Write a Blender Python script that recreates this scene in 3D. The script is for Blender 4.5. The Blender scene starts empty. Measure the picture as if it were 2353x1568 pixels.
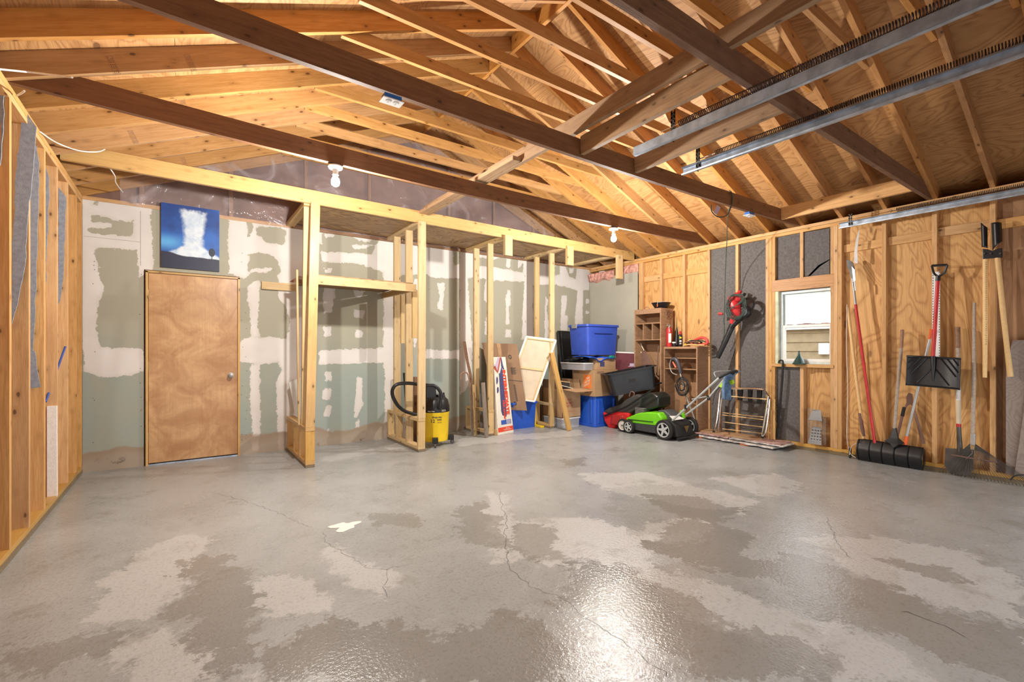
import bpy, math, random
import numpy as np
from mathutils import Vector, Matrix, Quaternion
random.seed(7); rng = np.random.default_rng(7)
S = bpy.context.scene
C = S.collection
R = math.radians
# ------------------------------------------------------------------ camera
F, CX, HY, H = 1063.44, 1176.5, 805.2, 1.21
YAW = R(35.423); sn, cs = math.sin(YAW), math.cos(YAW)
cam = bpy.data.cameras.new('camera'); camo = bpy.data.objects.new('camera', cam); C.objects.link(camo)
cam.sensor_fit = 'HORIZONTAL'; cam.sensor_width = 36.0; cam.lens = F * 36.0 / 2353.0
cam.shift_y = (HY - 784.0) / 2353.0
camo.location = (0, 0, H); camo.rotation_euler = (R(90), 0, -YAW)
cam.clip_start = 0.02; cam.clip_end = 200
S.camera = camo
# ------------------------------------------------------------------ light
W = bpy.data.worlds.new('World'); S.world = W; W.use_nodes = True
W.node_tree.nodes['Background'].inputs[0].default_value = (0.95, 0.98, 1.0, 1)
W.node_tree.nodes['Background'].inputs[1].default_value = 2.1
S.view_settings.view_transform = 'Standard'; S.view_settings.look = 'None'
S.view_settings.gamma = 1; S.view_settings.use_curve_mapping = False
S.view_settings.exposure = 1.12
BULB_W = 98.0
BULB_COL = (1.0, 0.95, 0.88)

def at(px, py, X=None, Y=None, Z=None):
    u = (px - CX) / F; v = (HY - py) / F
    dx = sn + cs * u; dy = cs - sn * u
    if X is not None: d = X / dx
    elif Y is not None: d = Y / dy
    else: d = (Z - H) / v
    return Vector((d * dx, d * dy, H + d * v))

# ------------------------------------------------------------------ materials
MATS = {}
def newmat(name):
    m = bpy.data.materials.new(name); m.use_nodes = True
    nt = m.node_tree; b = nt.nodes['Principled BSDF']; MATS[name] = m
    return m, nt, b
def L(nt, a, b): nt.links.new(a, b)
def N(nt, t, **kw):
    n = nt.nodes.new(t)
    for k, v in kw.items():
        if isinstance(k, str) and k.startswith('i_'): n.inputs[k[2:].replace('_', ' ')].default_value = v
        else: setattr(n, k, v)
    return n
def mth(nt, op, a, b=None, clamp=False):
    n = nt.nodes.new('ShaderNodeMath'); n.operation = op; n.use_clamp = clamp
    for i, v in enumerate((a, b)):
        if v is None: continue
        if isinstance(v, (int, float)): n.inputs[i].default_value = v
        else: nt.links.new(v, n.inputs[i])
    return n.outputs[0]
def mixc(nt, fac, a, b, mode='MIX'):
    n = nt.nodes.new('ShaderNodeMix'); n.data_type = 'RGBA'; n.blend_type = mode
    for i, v in ((0, fac), (6, a), (7, b)):
        if isinstance(v, (int, float)): n.inputs[i].default_value = v
        elif isinstance(v, tuple): n.inputs[i].default_value = (*v[:3], 1)
        else: nt.links.new(v, n.inputs[i])
    return n.outputs[2]
def step(nt, v, lo, hi):
    n = nt.nodes.new('ShaderNodeMapRange'); n.interpolation_type = 'SMOOTHSTEP'
    n.inputs[1].default_value = lo; n.inputs[2].default_value = hi
    nt.links.new(v, n.inputs[0]); return n.outputs[0]
def coords(nt, scale=(1, 1, 1), rand=30.0, kind='Object'):
    tc = nt.nodes.new('ShaderNodeTexCoord'); src = tc.outputs[kind]
    mp = nt.nodes.new('ShaderNodeMapping'); mp.inputs['Scale'].default_value = scale
    if rand:
        oi = nt.nodes.new('ShaderNodeObjectInfo')
        cb = nt.nodes.new('ShaderNodeCombineXYZ')
        r = mth(nt, 'MULTIPLY', oi.outputs['Random'], rand)
        for i in range(3): nt.links.new(r, cb.inputs[i])
        ad = nt.nodes.new('ShaderNodeVectorMath'); ad.operation = 'ADD'
        nt.links.new(src, ad.inputs[0]); nt.links.new(cb.outputs[0], ad.inputs[1]); src = ad.outputs[0]
    nt.links.new(src, mp.inputs[0]); return mp.outputs[0]
def noise(nt, vec, scale, detail=3, rough=0.55, dist=0.0):
    n = nt.nodes.new('ShaderNodeTexNoise'); n.inputs['Scale'].default_value = scale
    n.inputs['Detail'].default_value = detail; n.inputs['Roughness'].default_value = rough
    n.inputs['Distortion'].default_value = dist
    if vec is not None: nt.links.new(vec, n.inputs['Vector'])
    return n.outputs[0]
def bump(nt, b, h, strength, dist=0.01):
    n = nt.nodes.new('ShaderNodeBump'); n.inputs['Strength'].default_value = strength
    n.inputs['Distance'].default_value = dist; nt.links.new(h, n.inputs['Height'])
    nt.links.new(n.outputs[0], b.inputs['Normal'])

def wood(name, light, dark, knots=1.0, rough=0.62, grain=1.0, var=0.22, bmp=0.25):
    """lumber: long axis is local X"""
    m, nt, b = newmat(name)
    v = coords(nt, (0.9, 15, 15)); v2 = coords(nt, (1.0, 1.0, 1.0))
    g1 = noise(nt, v, 3.0, 4, 0.6, 0.6); g2 = noise(nt, v, 14.0, 3, 0.6)
    f = mth(nt, 'ADD', mth(nt, 'MULTIPLY', step(nt, g1, .35, .7), .65 * grain), mth(nt, 'MULTIPLY', step(nt, g2, .4, .7), .35 * grain), True)
    col = mixc(nt, f, light, dark)
    big = noise(nt, v2, 1.3, 2)
    col = mixc(nt, mth(nt, 'MULTIPLY', step(nt, big, .4, .75), .28), col, tuple(c * .75 for c in dark))
    # knots
    kv = coords(nt, (6.5, 13, 13), 17.0)
    vo = nt.nodes.new('ShaderNodeTexVoronoi'); vo.inputs['Scale'].default_value = 1.0
    L(nt, kv, vo.inputs['Vector'])
    wob = mth(nt, 'ADD', vo.outputs['Distance'], mth(nt, 'MULTIPLY', mth(nt, 'SUBTRACT', g2, .5), .10))
    k = mth(nt, 'SUBTRACT', 1.0, step(nt, wob, .075, .135))
    halo = mth(nt, 'SUBTRACT', 1.0, step(nt, wob, .08, .36))
    col = mixc(nt, mth(nt, 'MULTIPLY', halo, .45 * knots), col, tuple(c * .7 for c in dark))
    col = mixc(nt, mth(nt, 'MULTIPLY', k, .85 * knots), col, (dark[0] * .22, dark[1] * .16, dark[2] * .12))
    oi = nt.nodes.new('ShaderNodeObjectInfo')
    hs = nt.nodes.new('ShaderNodeHueSaturation')
    L(nt, col, hs.inputs['Color'])
    L(nt, mth(nt, 'ADD', mth(nt, 'MULTIPLY', oi.outputs['Random'], var), 1 - var / 2), hs.inputs['Value'])
    r2 = mth(nt, 'FRACT', mth(nt, 'MULTIPLY', oi.outputs['Random'], 7.31))
    L(nt, mth(nt, 'ADD', mth(nt, 'MULTIPLY', r2, .16), .92), hs.inputs['Saturation'])
    L(nt, hs.outputs[0], b.inputs['Base Color'])
    b.inputs['Roughness'].default_value = rough
    bump(nt, b, g2, bmp, .004)
    return m
def ply(name, light, dark, rough=0.6, sx=0.5, sy=3.0, knots=0.6, contrast=0.7):
    """sheet: grain along local X"""
    m, nt, b = newmat(name)
    v = coords(nt, (sx, sy, sy)); nz = noise(nt, coords(nt, (.5, 1.6, 1.6)), 1.1, 3, .5, .9)
    w = mth(nt, 'FRACT', mth(nt, 'MULTIPLY', nz, 26.0))
    w = mth(nt, 'ABSOLUTE', mth(nt, 'SUBTRACT', mth(nt, 'MULTIPLY', w, 2.0), 1.0))
    w = mth(nt, 'POWER', w, 2.2)
    fine = noise(nt, coords(nt, (2, 60, 60)), 3.0, 3, .6)
    f = mth(nt, 'ADD', mth(nt, 'MULTIPLY', w, .8 * contrast), mth(nt, 'MULTIPLY', step(nt, fine, .35, .7), .5 * contrast), True)
    col = mixc(nt, f, light, dark)
    blot = noise(nt, coords(nt, (1, 1, 1), 9.0), 1.7, 3)
    col = mixc(nt, mth(nt, 'MULTIPLY', step(nt, blot, .5, .8), .35), col, tuple(c * .8 for c in dark))
    vo = nt.nodes.new('ShaderNodeTexVoronoi'); vo.inputs['Scale'].default_value = 1.0
    L(nt, coords(nt, (1.7, 4.2, 4.2), 21.0), vo.inputs['Vector'])
    k = mth(nt, 'SUBTRACT', 1.0, step(nt, vo.outputs['Distance'], .06, .1))
    col = mixc(nt, mth(nt, 'MULTIPLY', k, .8 * knots), col, (dark[0] * .25, dark[1] * .18, dark[2] * .12))
    oi = nt.nodes.new('ShaderNodeObjectInfo'); hs = nt.nodes.new('ShaderNodeHueSaturation'); L(nt, col, hs.inputs['Color'])
    L(nt, mth(nt, 'ADD', mth(nt, 'MULTIPLY', oi.outputs['Random'], .2), .9), hs.inputs['Value'])
    L(nt, hs.outputs[0], b.inputs['Base Color']); b.inputs['Roughness'].default_value = rough
    bump(nt, b, fine, .2, .003)
    return m
def plain(name, col, rough=0.5, metal=0.0, mottle=0.12, mscale=9.0, bmp=0.0, **kw):
    m, nt, b = newmat(name)
    n = noise(nt, coords(nt, (1, 1, 1)), mscale, 4)
    c = mixc(nt, step(nt, n, .3, .75), tuple(min(1, q * (1 + mottle)) for q in col), tuple(q * (1 - mottle) for q in col))
    L(nt, c, b.inputs['Base Color']); b.inputs['Roughness'].default_value = rough; b.inputs['Metallic'].default_value = metal
    if bmp: bump(nt, b, noise(nt, coords(nt, (1, 1, 1)), mscale * 6, 3), bmp, .003)
    for k, v in kw.items(): b.inputs[k.replace('_', ' ')].default_value = v
    return m

M_raft = wood('rafter_pine', (.56, .29, .105), (.38, .17, .048), rough=.5)
M_raftL = wood('rafter_pale_pine', (.52, .295, .12), (.37, .185, .062), rough=.42)
M_joist = wood('old_joist', (.23, .11, .052), (.14, .062, .03), knots=.8, rough=.65)
M_brace = wood('weathered_brace', (.42, .27, .15), (.27, .155, .08), knots=.8)
M_stud = wood('stud_pine', (.68, .41, .175), (.50, .26, .09))
M_new = wood('new_spruce', (.62, .45, .225), (.48, .32, .14), grain=.8)
M_yel = wood('yellow_spruce', (.62, .385, .13), (.50, .275, .07), grain=.8, rough=.4)
M_grayw = wood('grey_weathered_board', (.33, .27, .22), (.20, .16, .13), knots=.4, rough=.8)
M_dark = wood('brown_old_wood', (.34, .19, .11), (.20, .10, .055), rough=.6)
M_treat = wood('treated_sill', (.26, .20, .12), (.16, .12, .07), knots=.3, rough=.8)
M_handle = wood('ash_handle', (.78, .55, .28), (.62, .40, .17), knots=0, rough=.45, grain=.6)
M_handleg = wood('grey_handle', (.50, .42, .34), (.34, .27, .21), knots=0, rough=.7)
M_plyroof = ply('roof_plywood', (.50, .275, .11), (.31, .145, .048), knots=.95, contrast=.95)
M_plywall = ply('wall_plywood', (.68, .40, .155), (.44, .22, .07), knots=.8, contrast=.95)
M_plybrown = ply('brown_wall_plywood', (.40, .22, .11), (.26, .13, .06), knots=.3)
M_plycl = ply('closet_plywood', (.44, .28, .13), (.20, .115, .05), knots=.3, contrast=1.2)
M_plygray = ply('grey_plywood', (.28, .23, .20), (.18, .14, .12), knots=.5, rough=.8)
M_cabin = ply('cabinet_wood', (.40, .235, .13), (.24, .13, .07), knots=.5)
M_fiber = plain('black_fiberboard', (.125, .117, .115), .95, mottle=.2, mscale=40, bmp=.4)
M_fiberg = plain('grey_fiberboard', (.26, .29, .345), .95, mottle=.15, mscale=40, bmp=.4)
M_galv = plain('galvanised_steel', (.42, .50, .60), .38, .75, mottle=.25, mscale=14)
M_steel = plain('dark_steel', (.10, .095, .09), .45, .7, mottle=.3)
M_chrome = plain('chrome', (.75, .74, .75), .12, 1.0, mottle=.04)
M_silver = plain('silver_metal', (.40, .40, .40), .5, .6)
M_blkp = plain('black_plastic', (.009, .0095, .0115), .38, mottle=.3)
M_blkr = plain('black_rubber', (.014, .014, .014), .7)
M_spring = plain('spring_steel', (.07, .05, .045), .5, .6)
M_blue = plain('blue_plastic', (.035, .085, .46), .42, mottle=.08)
M_blueb = plain('bright_blue_plastic', (.02, .10, .55), .38, mottle=.08)
M_red = plain('red_paint', (.50, .025, .03), .4, mottle=.15)
M_redcl = plain('red_fabric', (.62, .02, .02), .8, mottle=.15, bmp=.2)
M_green = plain('green_plastic', (.17, .60, .015), .32, mottle=.06)
M_lime = plain('lime_plastic', (.42, .72, .03), .4)
M_yellow = plain('yellow_plastic', (.86, .60, .015), .3, mottle=.04)
M_orange = plain('orange_plastic', (.75, .12, .02), .5)
M_white = plain('white_plastic', (.78, .78, .76), .4, mottle=.05)
M_paper = plain('white_print_card', (.78, .74, .64), .6, mottle=.06)
M_card = plain('cardboard', (.46, .29, .155), .85, mottle=.1, mscale=4)
M_cardd = plain('brown_cardboard', (.30, .185, .11), .85, mottle=.1, mscale=4)
M_canvas = plain('raw_canvas', (.66, .56, .42), .85, mottle=.06)
M_foam = plain('white_foam', (.88, .84, .80), .9, mottle=.05, mscale=60, bmp=.8)
M_drygr = plain('grey_drywall', (.43, .415, .345), .85, mottle=.06, mscale=2)
M_pink = plain('pink_insulation', (.62, .32, .26), .95, mottle=.35, mscale=22, bmp=.8)
M_ink = plain('black_ink', (.03, .03, .035), .6)
M_redink = plain('red_ink', (.72, .07, .03), .6)
M_blueink = plain('blue_ink', (.04, .10, .42), .6)
M_brick = plain('brick_red_ink', (.42, .09, .06), .6)
M_purp = plain('lavender_ink', (.50, .42, .56), .6)
M_navy = plain('navy_ink', (.07, .07, .18), .6)
M_orink = plain('orange_ink', (.78, .22, .05), .7)
M_denim = plain('denim', (.13, .22, .36), .95, mottle=.35, mscale=25, bmp=.6)
M_cable = plain('white_cable', (.75, .74, .72), .5)
M_greencord = plain('dark_green_cord', (.03, .06, .05), .5)
M_bluebox = plain('blue_box_plastic', (.015, .12, .42), .45)
M_porc = plain('white_porcelain', (.85, .85, .85), .25)
M_brown = plain('brown_backing', (.20, .115, .09), .9, mottle=.35, mscale=2.5)
M_vinyl = plain('window_vinyl', (.58, .66, .66), .4)
M_jamb = plain('pale_green_jamb', (.56, .58, .42), .7, mottle=.2)
M_siding = plain('tan_siding', (.27, .21, .125), .8, mottle=.12)
M_shing = plain('mossy_shingle', (.20, .12, .10), .9, mottle=.4)
M_ground = plain('outdoor_ground', (.30, .31, .24), .9)
M_leaf = plain('leaf', (.05, .09, .03), .7)
M_brass = plain('aged_brass', (.35, .26, .12), .4, .8)
M_maroon = plain('maroon_mat', (.13, .02, .03), .6)
M_clear, nt, b = newmat('clear_tub')
b.inputs['Base Color'].default_value = (.62, .62, .66, 1); b.inputs['Roughness'].default_value = .3; b.inputs['Alpha'].default_value = .55
M_tan = plain('tan_mat', (.42, .26, .14), .85, mottle=.2, mscale=6)
M_pinkrug = plain('faded_rug_edge', (.44, .28, .25), .95, mottle=.35, mscale=14)
M_whiterug = plain('white_rug_edge', (.55, .52, .50), .95, mottle=.45, mscale=14)
M_glass, nt, b = newmat('glass')
b.inputs['Base Color'].default_value = (1, 1, 1, 1); b.inputs['Roughness'].default_value = .02
b.inputs['Transmission Weight'].default_value = 1; b.inputs['IOR'].default_value = 1.05
M_bulb, nt, b = newmat('lit_bulb')
b.inputs['Emission Color'].default_value = (*BULB_COL, 1); b.inputs['Emission Strength'].default_value = 30

# plastic vapour sheet
M_poly, nt, b = newmat('plastic_sheet')
v = coords(nt, (1, 1, 1), 0)
n1 = noise(nt, coords(nt, (1.3, 1, 1.5), 0), 1.5, 4, .5, 1.9)
b.inputs['Base Color'].default_value = (.74, .68, .72, 1); b.inputs['Roughness'].default_value = .10
L(nt, mth(nt, 'ADD', mth(nt, 'MULTIPLY', step(nt, n1, .5, .8), .42), .17), b.inputs['Alpha'])
bump(nt, b, n1, 1.0, .05)
# door veneer
M_door, nt, b = newmat('door_veneer')
n1 = noise(nt, coords(nt, (1.0, 1, 1.0), 0), 3.6, 7, .66, .9); n2 = noise(nt, coords(nt, (30, 1, 1), 0), 3, 3)
c = mixc(nt, step(nt, n1, .32, .72), (.42, .215, .09), (.64, .40, .20))
c = mixc(nt, mth(nt, 'MULTIPLY', step(nt, n2, .4, .7), .2), c, (.35, .17, .07))
L(nt, c, b.inputs['Base Color']); b.inputs['Roughness'].default_value = .38
# back wall drywall with joint compound
M_dry, nt, b = newmat('taped_drywall')
av = nt.nodes.new('ShaderNodeAttribute'); av.attribute_name = 'comp'
vv = coords(nt, (1, 1, 1), 0)
na = noise(nt, vv, 13, 7, .66, .5); nb = noise(nt, vv, 2.2, 3)
fld = mth(nt, 'ADD', av.outputs['Fac'], mth(nt, 'MULTIPLY', mth(nt, 'SUBTRACT', na, .5), .11))
msk = step(nt, fld, -.003, .004)
sep = nt.nodes.new('ShaderNodeSeparateXYZ'); L(nt, vv, sep.inputs[0]); zz = sep.outputs[2]
up = step(nt, mth(nt, 'ADD', zz, mth(nt, 'MULTIPLY', nb, .5)), .9, 1.8)
g = mixc(nt, up, (.325, .385, .355), (.385, .37, .295))
nc = noise(nt, coords(nt, (1.2, 1, .5), 0), 2.0, 3)
g = mixc(nt, mth(nt, 'MULTIPLY', step(nt, nc, .45, .7), .55), g, (.40, .39, .29))
wht = mixc(nt, step(nt, nb, .3, .7), (.74, .715, .69), (.68, .65, .62))
thin = mth(nt, 'MULTIPLY', mth(nt, 'SUBTRACT', 1.0, step(nt, fld, .0, .05)), step(nt, na, .45, .62))
wht = mixc(nt, mth(nt, 'MULTIPLY', thin, .5), wht, (.55, .53, .45))
col = mixc(nt, msk, g, wht)
st = mth(nt, 'ADD', zz, mth(nt, 'MULTIPLY', mth(nt, 'SUBTRACT', noise(nt, coords(nt, (1, 1, 1), 0), 2.1, 5), .5), .30))
wet = mth(nt, 'SUBTRACT', 1.0, step(nt, st, .20, .235))
edge = mth(nt, 'MULTIPLY', wet, step(nt, st, .08, .22))
col = mixc(nt, mth(nt, 'MULTIPLY', wet, .8), col, (.40, .31, .235))
col = mixc(nt, mth(nt, 'MULTIPLY', edge, .45), col, (.27, .18, .10))
mold = mth(nt, 'MULTIPLY', step(nt, noise(nt, vv, 7, 5, .7), .6, .68), mth(nt, 'SUBTRACT', 1.0, step(nt, zz, .03, .16)))
col = mixc(nt, mth(nt, 'MULTIPLY', mold, .8), col, (.06, .05, .045))
L(nt, col, b.inputs['Base Color']); b.inputs['Roughness'].default_value = .82
bump(nt, b, msk, .35, .003)
# concrete
M_conc, nt, b = newmat('concrete')
aw = nt.nodes.new('ShaderNodeAttribute'); aw.attribute_name = 'wet'
al = nt.nodes.new('ShaderNodeAttribute'); al.attribute_name = 'dry'
vv = coords(nt, (1, 1, 1), 0)
n1 = noise(nt, vv, 4.0, 10, .76, .25); n2 = noise(nt, vv, 1.1, 4, .6, .4); n3 = noise(nt, vv, 60, 4, .6); n4 = noise(nt, vv, 220, 3, .6)
n5 = noise(nt, vv, 17, 8, .75, .2); n15 = mth(nt, 'ADD', mth(nt, 'MULTIPLY', n1, .68), mth(nt, 'MULTIPLY', n5, .32))
fw = mth(nt, 'ADD', aw.outputs['Fac'], mth(nt, 'MULTIPLY', mth(nt, 'SUBTRACT', n15, .5), .85)); wm = step(nt, fw, -.006, .012)
fd = mth(nt, 'ADD', al.outputs['Fac'], mth(nt, 'MULTIPLY', mth(nt, 'SUBTRACT', n15, .5), -.75)); dm = step(nt, fd, -.012, .03)
base = mixc(nt, step(nt, n2, .35, .68), (.395, .42, .43), (.325, .345, .35))
base = mixc(nt, mth(nt, 'MULTIPLY', step(nt, n1, .5, .72), .35), base, (.215, .22, .215))
base = mixc(nt, mth(nt, 'MULTIPLY', dm, .75), base, (.52, .535, .54))
base = mixc(nt, mth(nt, 'MULTIPLY', wm, .62), base, (.22, .218, .205))
blotch = mth(nt, 'MULTIPLY', step(nt, noise(nt, vv, 2.7, 6, .72, .2), .56, .66), .4)
base = mixc(nt, blotch, base, (.215, .203, .175))
base = mixc(nt, mth(nt, 'MULTIPLY', step(nt, n3, .50, .70), .30), base, (.13, .12, .10))
n6 = noise(nt, vv, 22, 6, .8, .1); base = mixc(nt, mth(nt, 'MULTIPLY', step(nt, n6, .54, .66), mth(nt, 'ADD', .12, mth(nt, 'MULTIPLY', step(nt, n2, .45, .65), .35))), base, (.16, .148, .125))
L(nt, base, b.inputs['Base Color'])
af = nt.nodes.new('ShaderNodeAttribute'); af.attribute_name = 'film'
flm = step(nt, mth(nt, 'ADD', af.outputs['Fac'], mth(nt, 'MULTIPLY', mth(nt, 'SUBTRACT', n15, .5), .8)), -.04, .06)
rg = mth(nt, 'ADD', .30, mth(nt, 'MULTIPLY', wm, -.12))
rg = mth(nt, 'ADD', rg, mth(nt, 'MULTIPLY', dm, .12))
rg = mth(nt, 'ADD', rg, mth(nt, 'MULTIPLY', step(nt, n2, .3, .7), -.06))
rg = mth(nt, 'MAXIMUM', mth(nt, 'ADD', rg, mth(nt, 'MULTIPLY', flm, -.20)), .09)
L(nt, rg, b.inputs['Roughness'])
hh = mth(nt, 'ADD', mth(nt, 'MULTIPLY', n3, .5), mth(nt, 'MULTIPLY', n4, .07))
bump(nt, b, hh, .6, .007)
# painting
M_paint, nt, b = newmat('geyser_painting')
tc = nt.nodes.new('ShaderNodeTexCoord'); sp = nt.nodes.new('ShaderNodeSeparateXYZ'); L(nt, tc.outputs['Generated'], sp.inputs[0])
gx, gz = sp.outputs[0], sp.outputs[2]
na = noise(nt, coords(nt, (1, 1, 1), 0), 9, 6, .7, .6); nb = noise(nt, coords(nt, (1, 1, 1), 0), 3, 4)
jit = mth(nt, 'MULTIPLY', mth(nt, 'SUBTRACT', na, .5), .16)
sky = mixc(nt, step(nt, nb, .35, .65), (.010, .05, .24), (.022, .13, .50))
glow = mth(nt, 'MULTIPLY', mth(nt, 'SUBTRACT', 1, step(nt, mth(nt, 'ABSOLUTE', mth(nt, 'SUBTRACT', gz, .40)), .0, .16)), mth(nt, 'SUBTRACT', 1, step(nt, gx, .1, .5)))
sky = mixc(nt, glow, sky, (.10, .38, .75))
# plume half width as function of height
wd = mth(nt, 'ADD', .155, mth(nt, 'MULTIPLY', step(nt, gz, .55, .88), .05))
wd = mth(nt, 'ADD', wd, mth(nt, 'MULTIPLY', mth(nt, 'SUBTRACT', 1, step(nt, gz, .17, .40)), .36))
dx = mth(nt, 'ABSOLUTE', mth(nt, 'SUBTRACT', gx, .545))
pl = mth(nt, 'SUBTRACT', 1, step(nt, mth(nt, 'ADD', mth(nt, 'SUBTRACT', dx, wd), jit), -.05, .05))
pl = mth(nt, 'MULTIPLY', pl, mth(nt, 'SUBTRACT', 1, step(nt, mth(nt, 'ADD', gz, jit), .88, .95)))
plc = mixc(nt, step(nt, na, .35, .7), (.70, .78, .85), (.42, .55, .72))
pc = mixc(nt, pl, sky, plc)
hill = mth(nt, 'ADD', .19, mth(nt, 'MULTIPLY', mth(nt, 'SUBTRACT', nb, .5), .10))
hill = mth(nt, 'ADD', hill, mth(nt, 'MULTIPLY', mth(nt, 'SUBTRACT', 1, step(nt, gx, .05, .5)), .06))
pc = mixc(nt, mth(nt, 'SUBTRACT', 1, step(nt, mth(nt, 'SUBTRACT', gz, hill), -.008, .008)), pc, (.018, .022, .055))
tx = mth(nt, 'DIVIDE', mth(nt, 'SUBTRACT', gx, .865), .06); tz = mth(nt, 'DIVIDE', mth(nt, 'SUBTRACT', gz, .30), .07)
tr = mth(nt, 'ADD', mth(nt, 'ADD', mth(nt, 'MULTIPLY', tx, tx), mth(nt, 'MULTIPLY', tz, tz)), mth(nt, 'MULTIPLY', jit, 3))
pc = mixc(nt, mth(nt, 'SUBTRACT', 1, step(nt, tr, .85, 1.05)), pc, (.012, .02, .045))
trunk = mth(nt, 'MULTIPLY', mth(nt, 'SUBTRACT', 1, step(nt, mth(nt, 'ABSOLUTE', mth(nt, 'SUBTRACT', gx, .865)), .006, .009)), mth(nt, 'SUBTRACT', 1, step(nt, gz, .25, .27)))
pc = mixc(nt, trunk, pc, (.012, .03, .05))
L(nt, pc, b.inputs['Base Color']); b.inputs['Roughness'].default_value = .5

# ------------------------------------------------------------------ geometry helpers
WM = {}
def reg(o, mw, parent):
    WM[o.name] = mw
    if parent is not None:
        o.parent = parent; o.matrix_parent_inverse = WM[parent.name].inverted()
    o.matrix_basis = mw
    C.objects.link(o)
    return o
class MB:
    def __init__(s): s.v = []; s.f = []; s.mi = []; s.m = 0
    def add(s, vs, fs):
        k = len(s.v); s.v += [tuple(q) for q in vs]; s.f += [tuple(i + k for i in f) for f in fs]; s.mi += [s.m] * len(fs); return s
    def box(s, x0, x1, y0, y1, z0, z1, mw=None):
        vs = [Vector((x, y, z)) for x in (x0, x1) for y in (y0, y1) for z in (z0, z1)]
        if mw is not None: vs = [mw @ q for q in vs]
        return s.add(vs, [(0, 1, 3, 2), (4, 6, 7, 5), (0, 4, 5, 1), (2, 3, 7, 6), (0, 2, 6, 4), (1, 5, 7, 3)])
    def bevbox(s, x0, x1, y0, y1, z0, z1, r=.01, top=1.0, mw=None):
        """vertical-edge rounded box; top = scale of the top outline about the centre"""
        cx, cy = (x0 + x1) / 2, (y0 + y1) / 2; a, b = (x1 - x0) / 2, (y1 - y0) / 2
        ring = []
        for (sx, sy, a0) in ((1, 1, 0), (-1, 1, 90), (-1, -1, 180), (1, -1, 270)):
            for k in range(4):
                t = R(a0 + k * 30); ring.append((sx * (a - r) + r * math.cos(t), sy * (b - r) + r * math.sin(t)))
        n = len(ring); vs = []
        for z, sc in ((z0, 1.0), (z1, top)):
            vs += [Vector((cx + x * sc, cy + y * sc, z)) for x, y in ring]
        if mw is not None: vs = [mw @ q for q in vs]
        fs = [(i, (i + 1) % n, n + (i + 1) % n, n + i) for i in range(n)] + [tuple(range(n))[::-1], tuple(range(n, 2 * n))]
        return s.add(vs, fs)
    def prism(s, poly, off):
        """poly: list of 3d points, off: extrusion vector"""
        off = Vector(off); n = len(poly); vs = [Vector(p) for p in poly] + [Vector(p) + off for p in poly]
        return s.add(vs, [tuple(range(n))[::-1], tuple(range(n, 2 * n))] + [(i, (i + 1) % n, n + (i + 1) % n, n + i) for i in range(n)])
    def tube(s, pts, r, seg=8, caps=True, closed=False):
        pts = [Vector(p) for p in pts]; n = len(pts); rs = r if isinstance(r, (list, tuple)) else [r] * n
        tang = []
        for i in range(n):
            if closed: t = pts[(i + 1) % n] - pts[i - 1]
            else: t = pts[min(i + 1, n - 1)] - pts[max(i - 1, 0)]
            tang.append(t.normalized() if t.length > 1e-9 else Vector((0, 0, 1)))
        u = tang[0].orthogonal().normalized(); vs = []
        for i in range(n):
            if i: u = (tang[i - 1].rotation_difference(tang[i]) @ u)
            u = (u - tang[i] * u.dot(tang[i])).normalized(); w = tang[i].cross(u)
            for k in range(seg):
                a = 2 * math.pi * k / seg; vs.append(pts[i] + (u * math.cos(a) + w * math.sin(a)) * rs[i])
        fs = []
        for i in range(n if closed else n - 1):
            j = (i + 1) % n
            for k in range(seg):
                fs.append((i * seg + k, i * seg + (k + 1) % seg, j * seg + (k + 1) % seg, j * seg + k))
        if caps and not closed: fs += [tuple(range(seg))[::-1], tuple(range((n - 1) * seg, n * seg))]
        return s.add(vs, fs)
    def lathe(s, prof, seg=24, mw=None):
        """prof: (r,z) list about z axis"""
        vs = []; n = len(prof)
        for r_, z in prof:
            for k in range(seg):
                a = 2 * math.pi * k / seg; vs.append(Vector((r_ * math.cos(a), r_ * math.sin(a), z)))
        if mw is not None: vs = [mw @ q for q in vs]
        fs = [(i * seg + k, i * seg + (k + 1) % seg, (i + 1) * seg + (k + 1) % seg, (i + 1) * seg + k) for i in range(n - 1) for k in range(seg)]
        fs += [tuple(range(seg))[::-1], tuple(range((n - 1) * seg, n * seg))]
        return s.add(vs, fs)
    def grid(s, fn, nu, nv):
        k = [fn(i / nu, j / nv) for j in range(nv + 1) for i in range(nu + 1)]
        return s.add(k, [(j * (nu + 1) + i, j * (nu + 1) + i + 1, (j + 1) * (nu + 1) + i + 1, (j + 1) * (nu + 1) + i) for j in range(nv) for i in range(nu)])
    def build(s, name, mat, parent=None, mw=None, smooth=False, bevel=0, solid=0):
        me = bpy.data.meshes.new(name); me.from_pydata(s.v, [], s.f)
        for m in (mat if isinstance(mat, (list, tuple)) else [mat]): me.materials.append(m)
        if max(s.mi, default=0): me.polygons.foreach_set('material_index', s.mi)
        if smooth:
            me.polygons.foreach_set('use_smooth', [True] * len(me.polygons))
        me.update()
        o = bpy.data.objects.new(name, me)
        if smooth:
            try: me.set_sharp_from_angle(angle=R(38))
            except Exception: pass
        if solid: q = o.modifiers.new('solid', 'SOLIDIFY'); q.thickness = solid; q.offset = 0
        if bevel: q = o.modifiers.new('bevel', 'BEVEL'); q.width = bevel; q.segments = 2; q.limit_method = 'ANGLE'
        return reg(o, mw if mw is not None else Matrix.Identity(4), parent)
def tag(o, label=None, cat=None, group=None, kind=None):
    if label: o['label'] = label
    if cat: o['category'] = cat
    if group: o['group'] = group
    if kind: o['kind'] = kind
    return o
def thing(name, loc, label, cat, group=None):
    o = bpy.data.objects.new(name, None); o.empty_display_size = .05
    reg(o, Matrix.Translation(Vector(loc)), None); return tag(o, label, cat, group)
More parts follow.
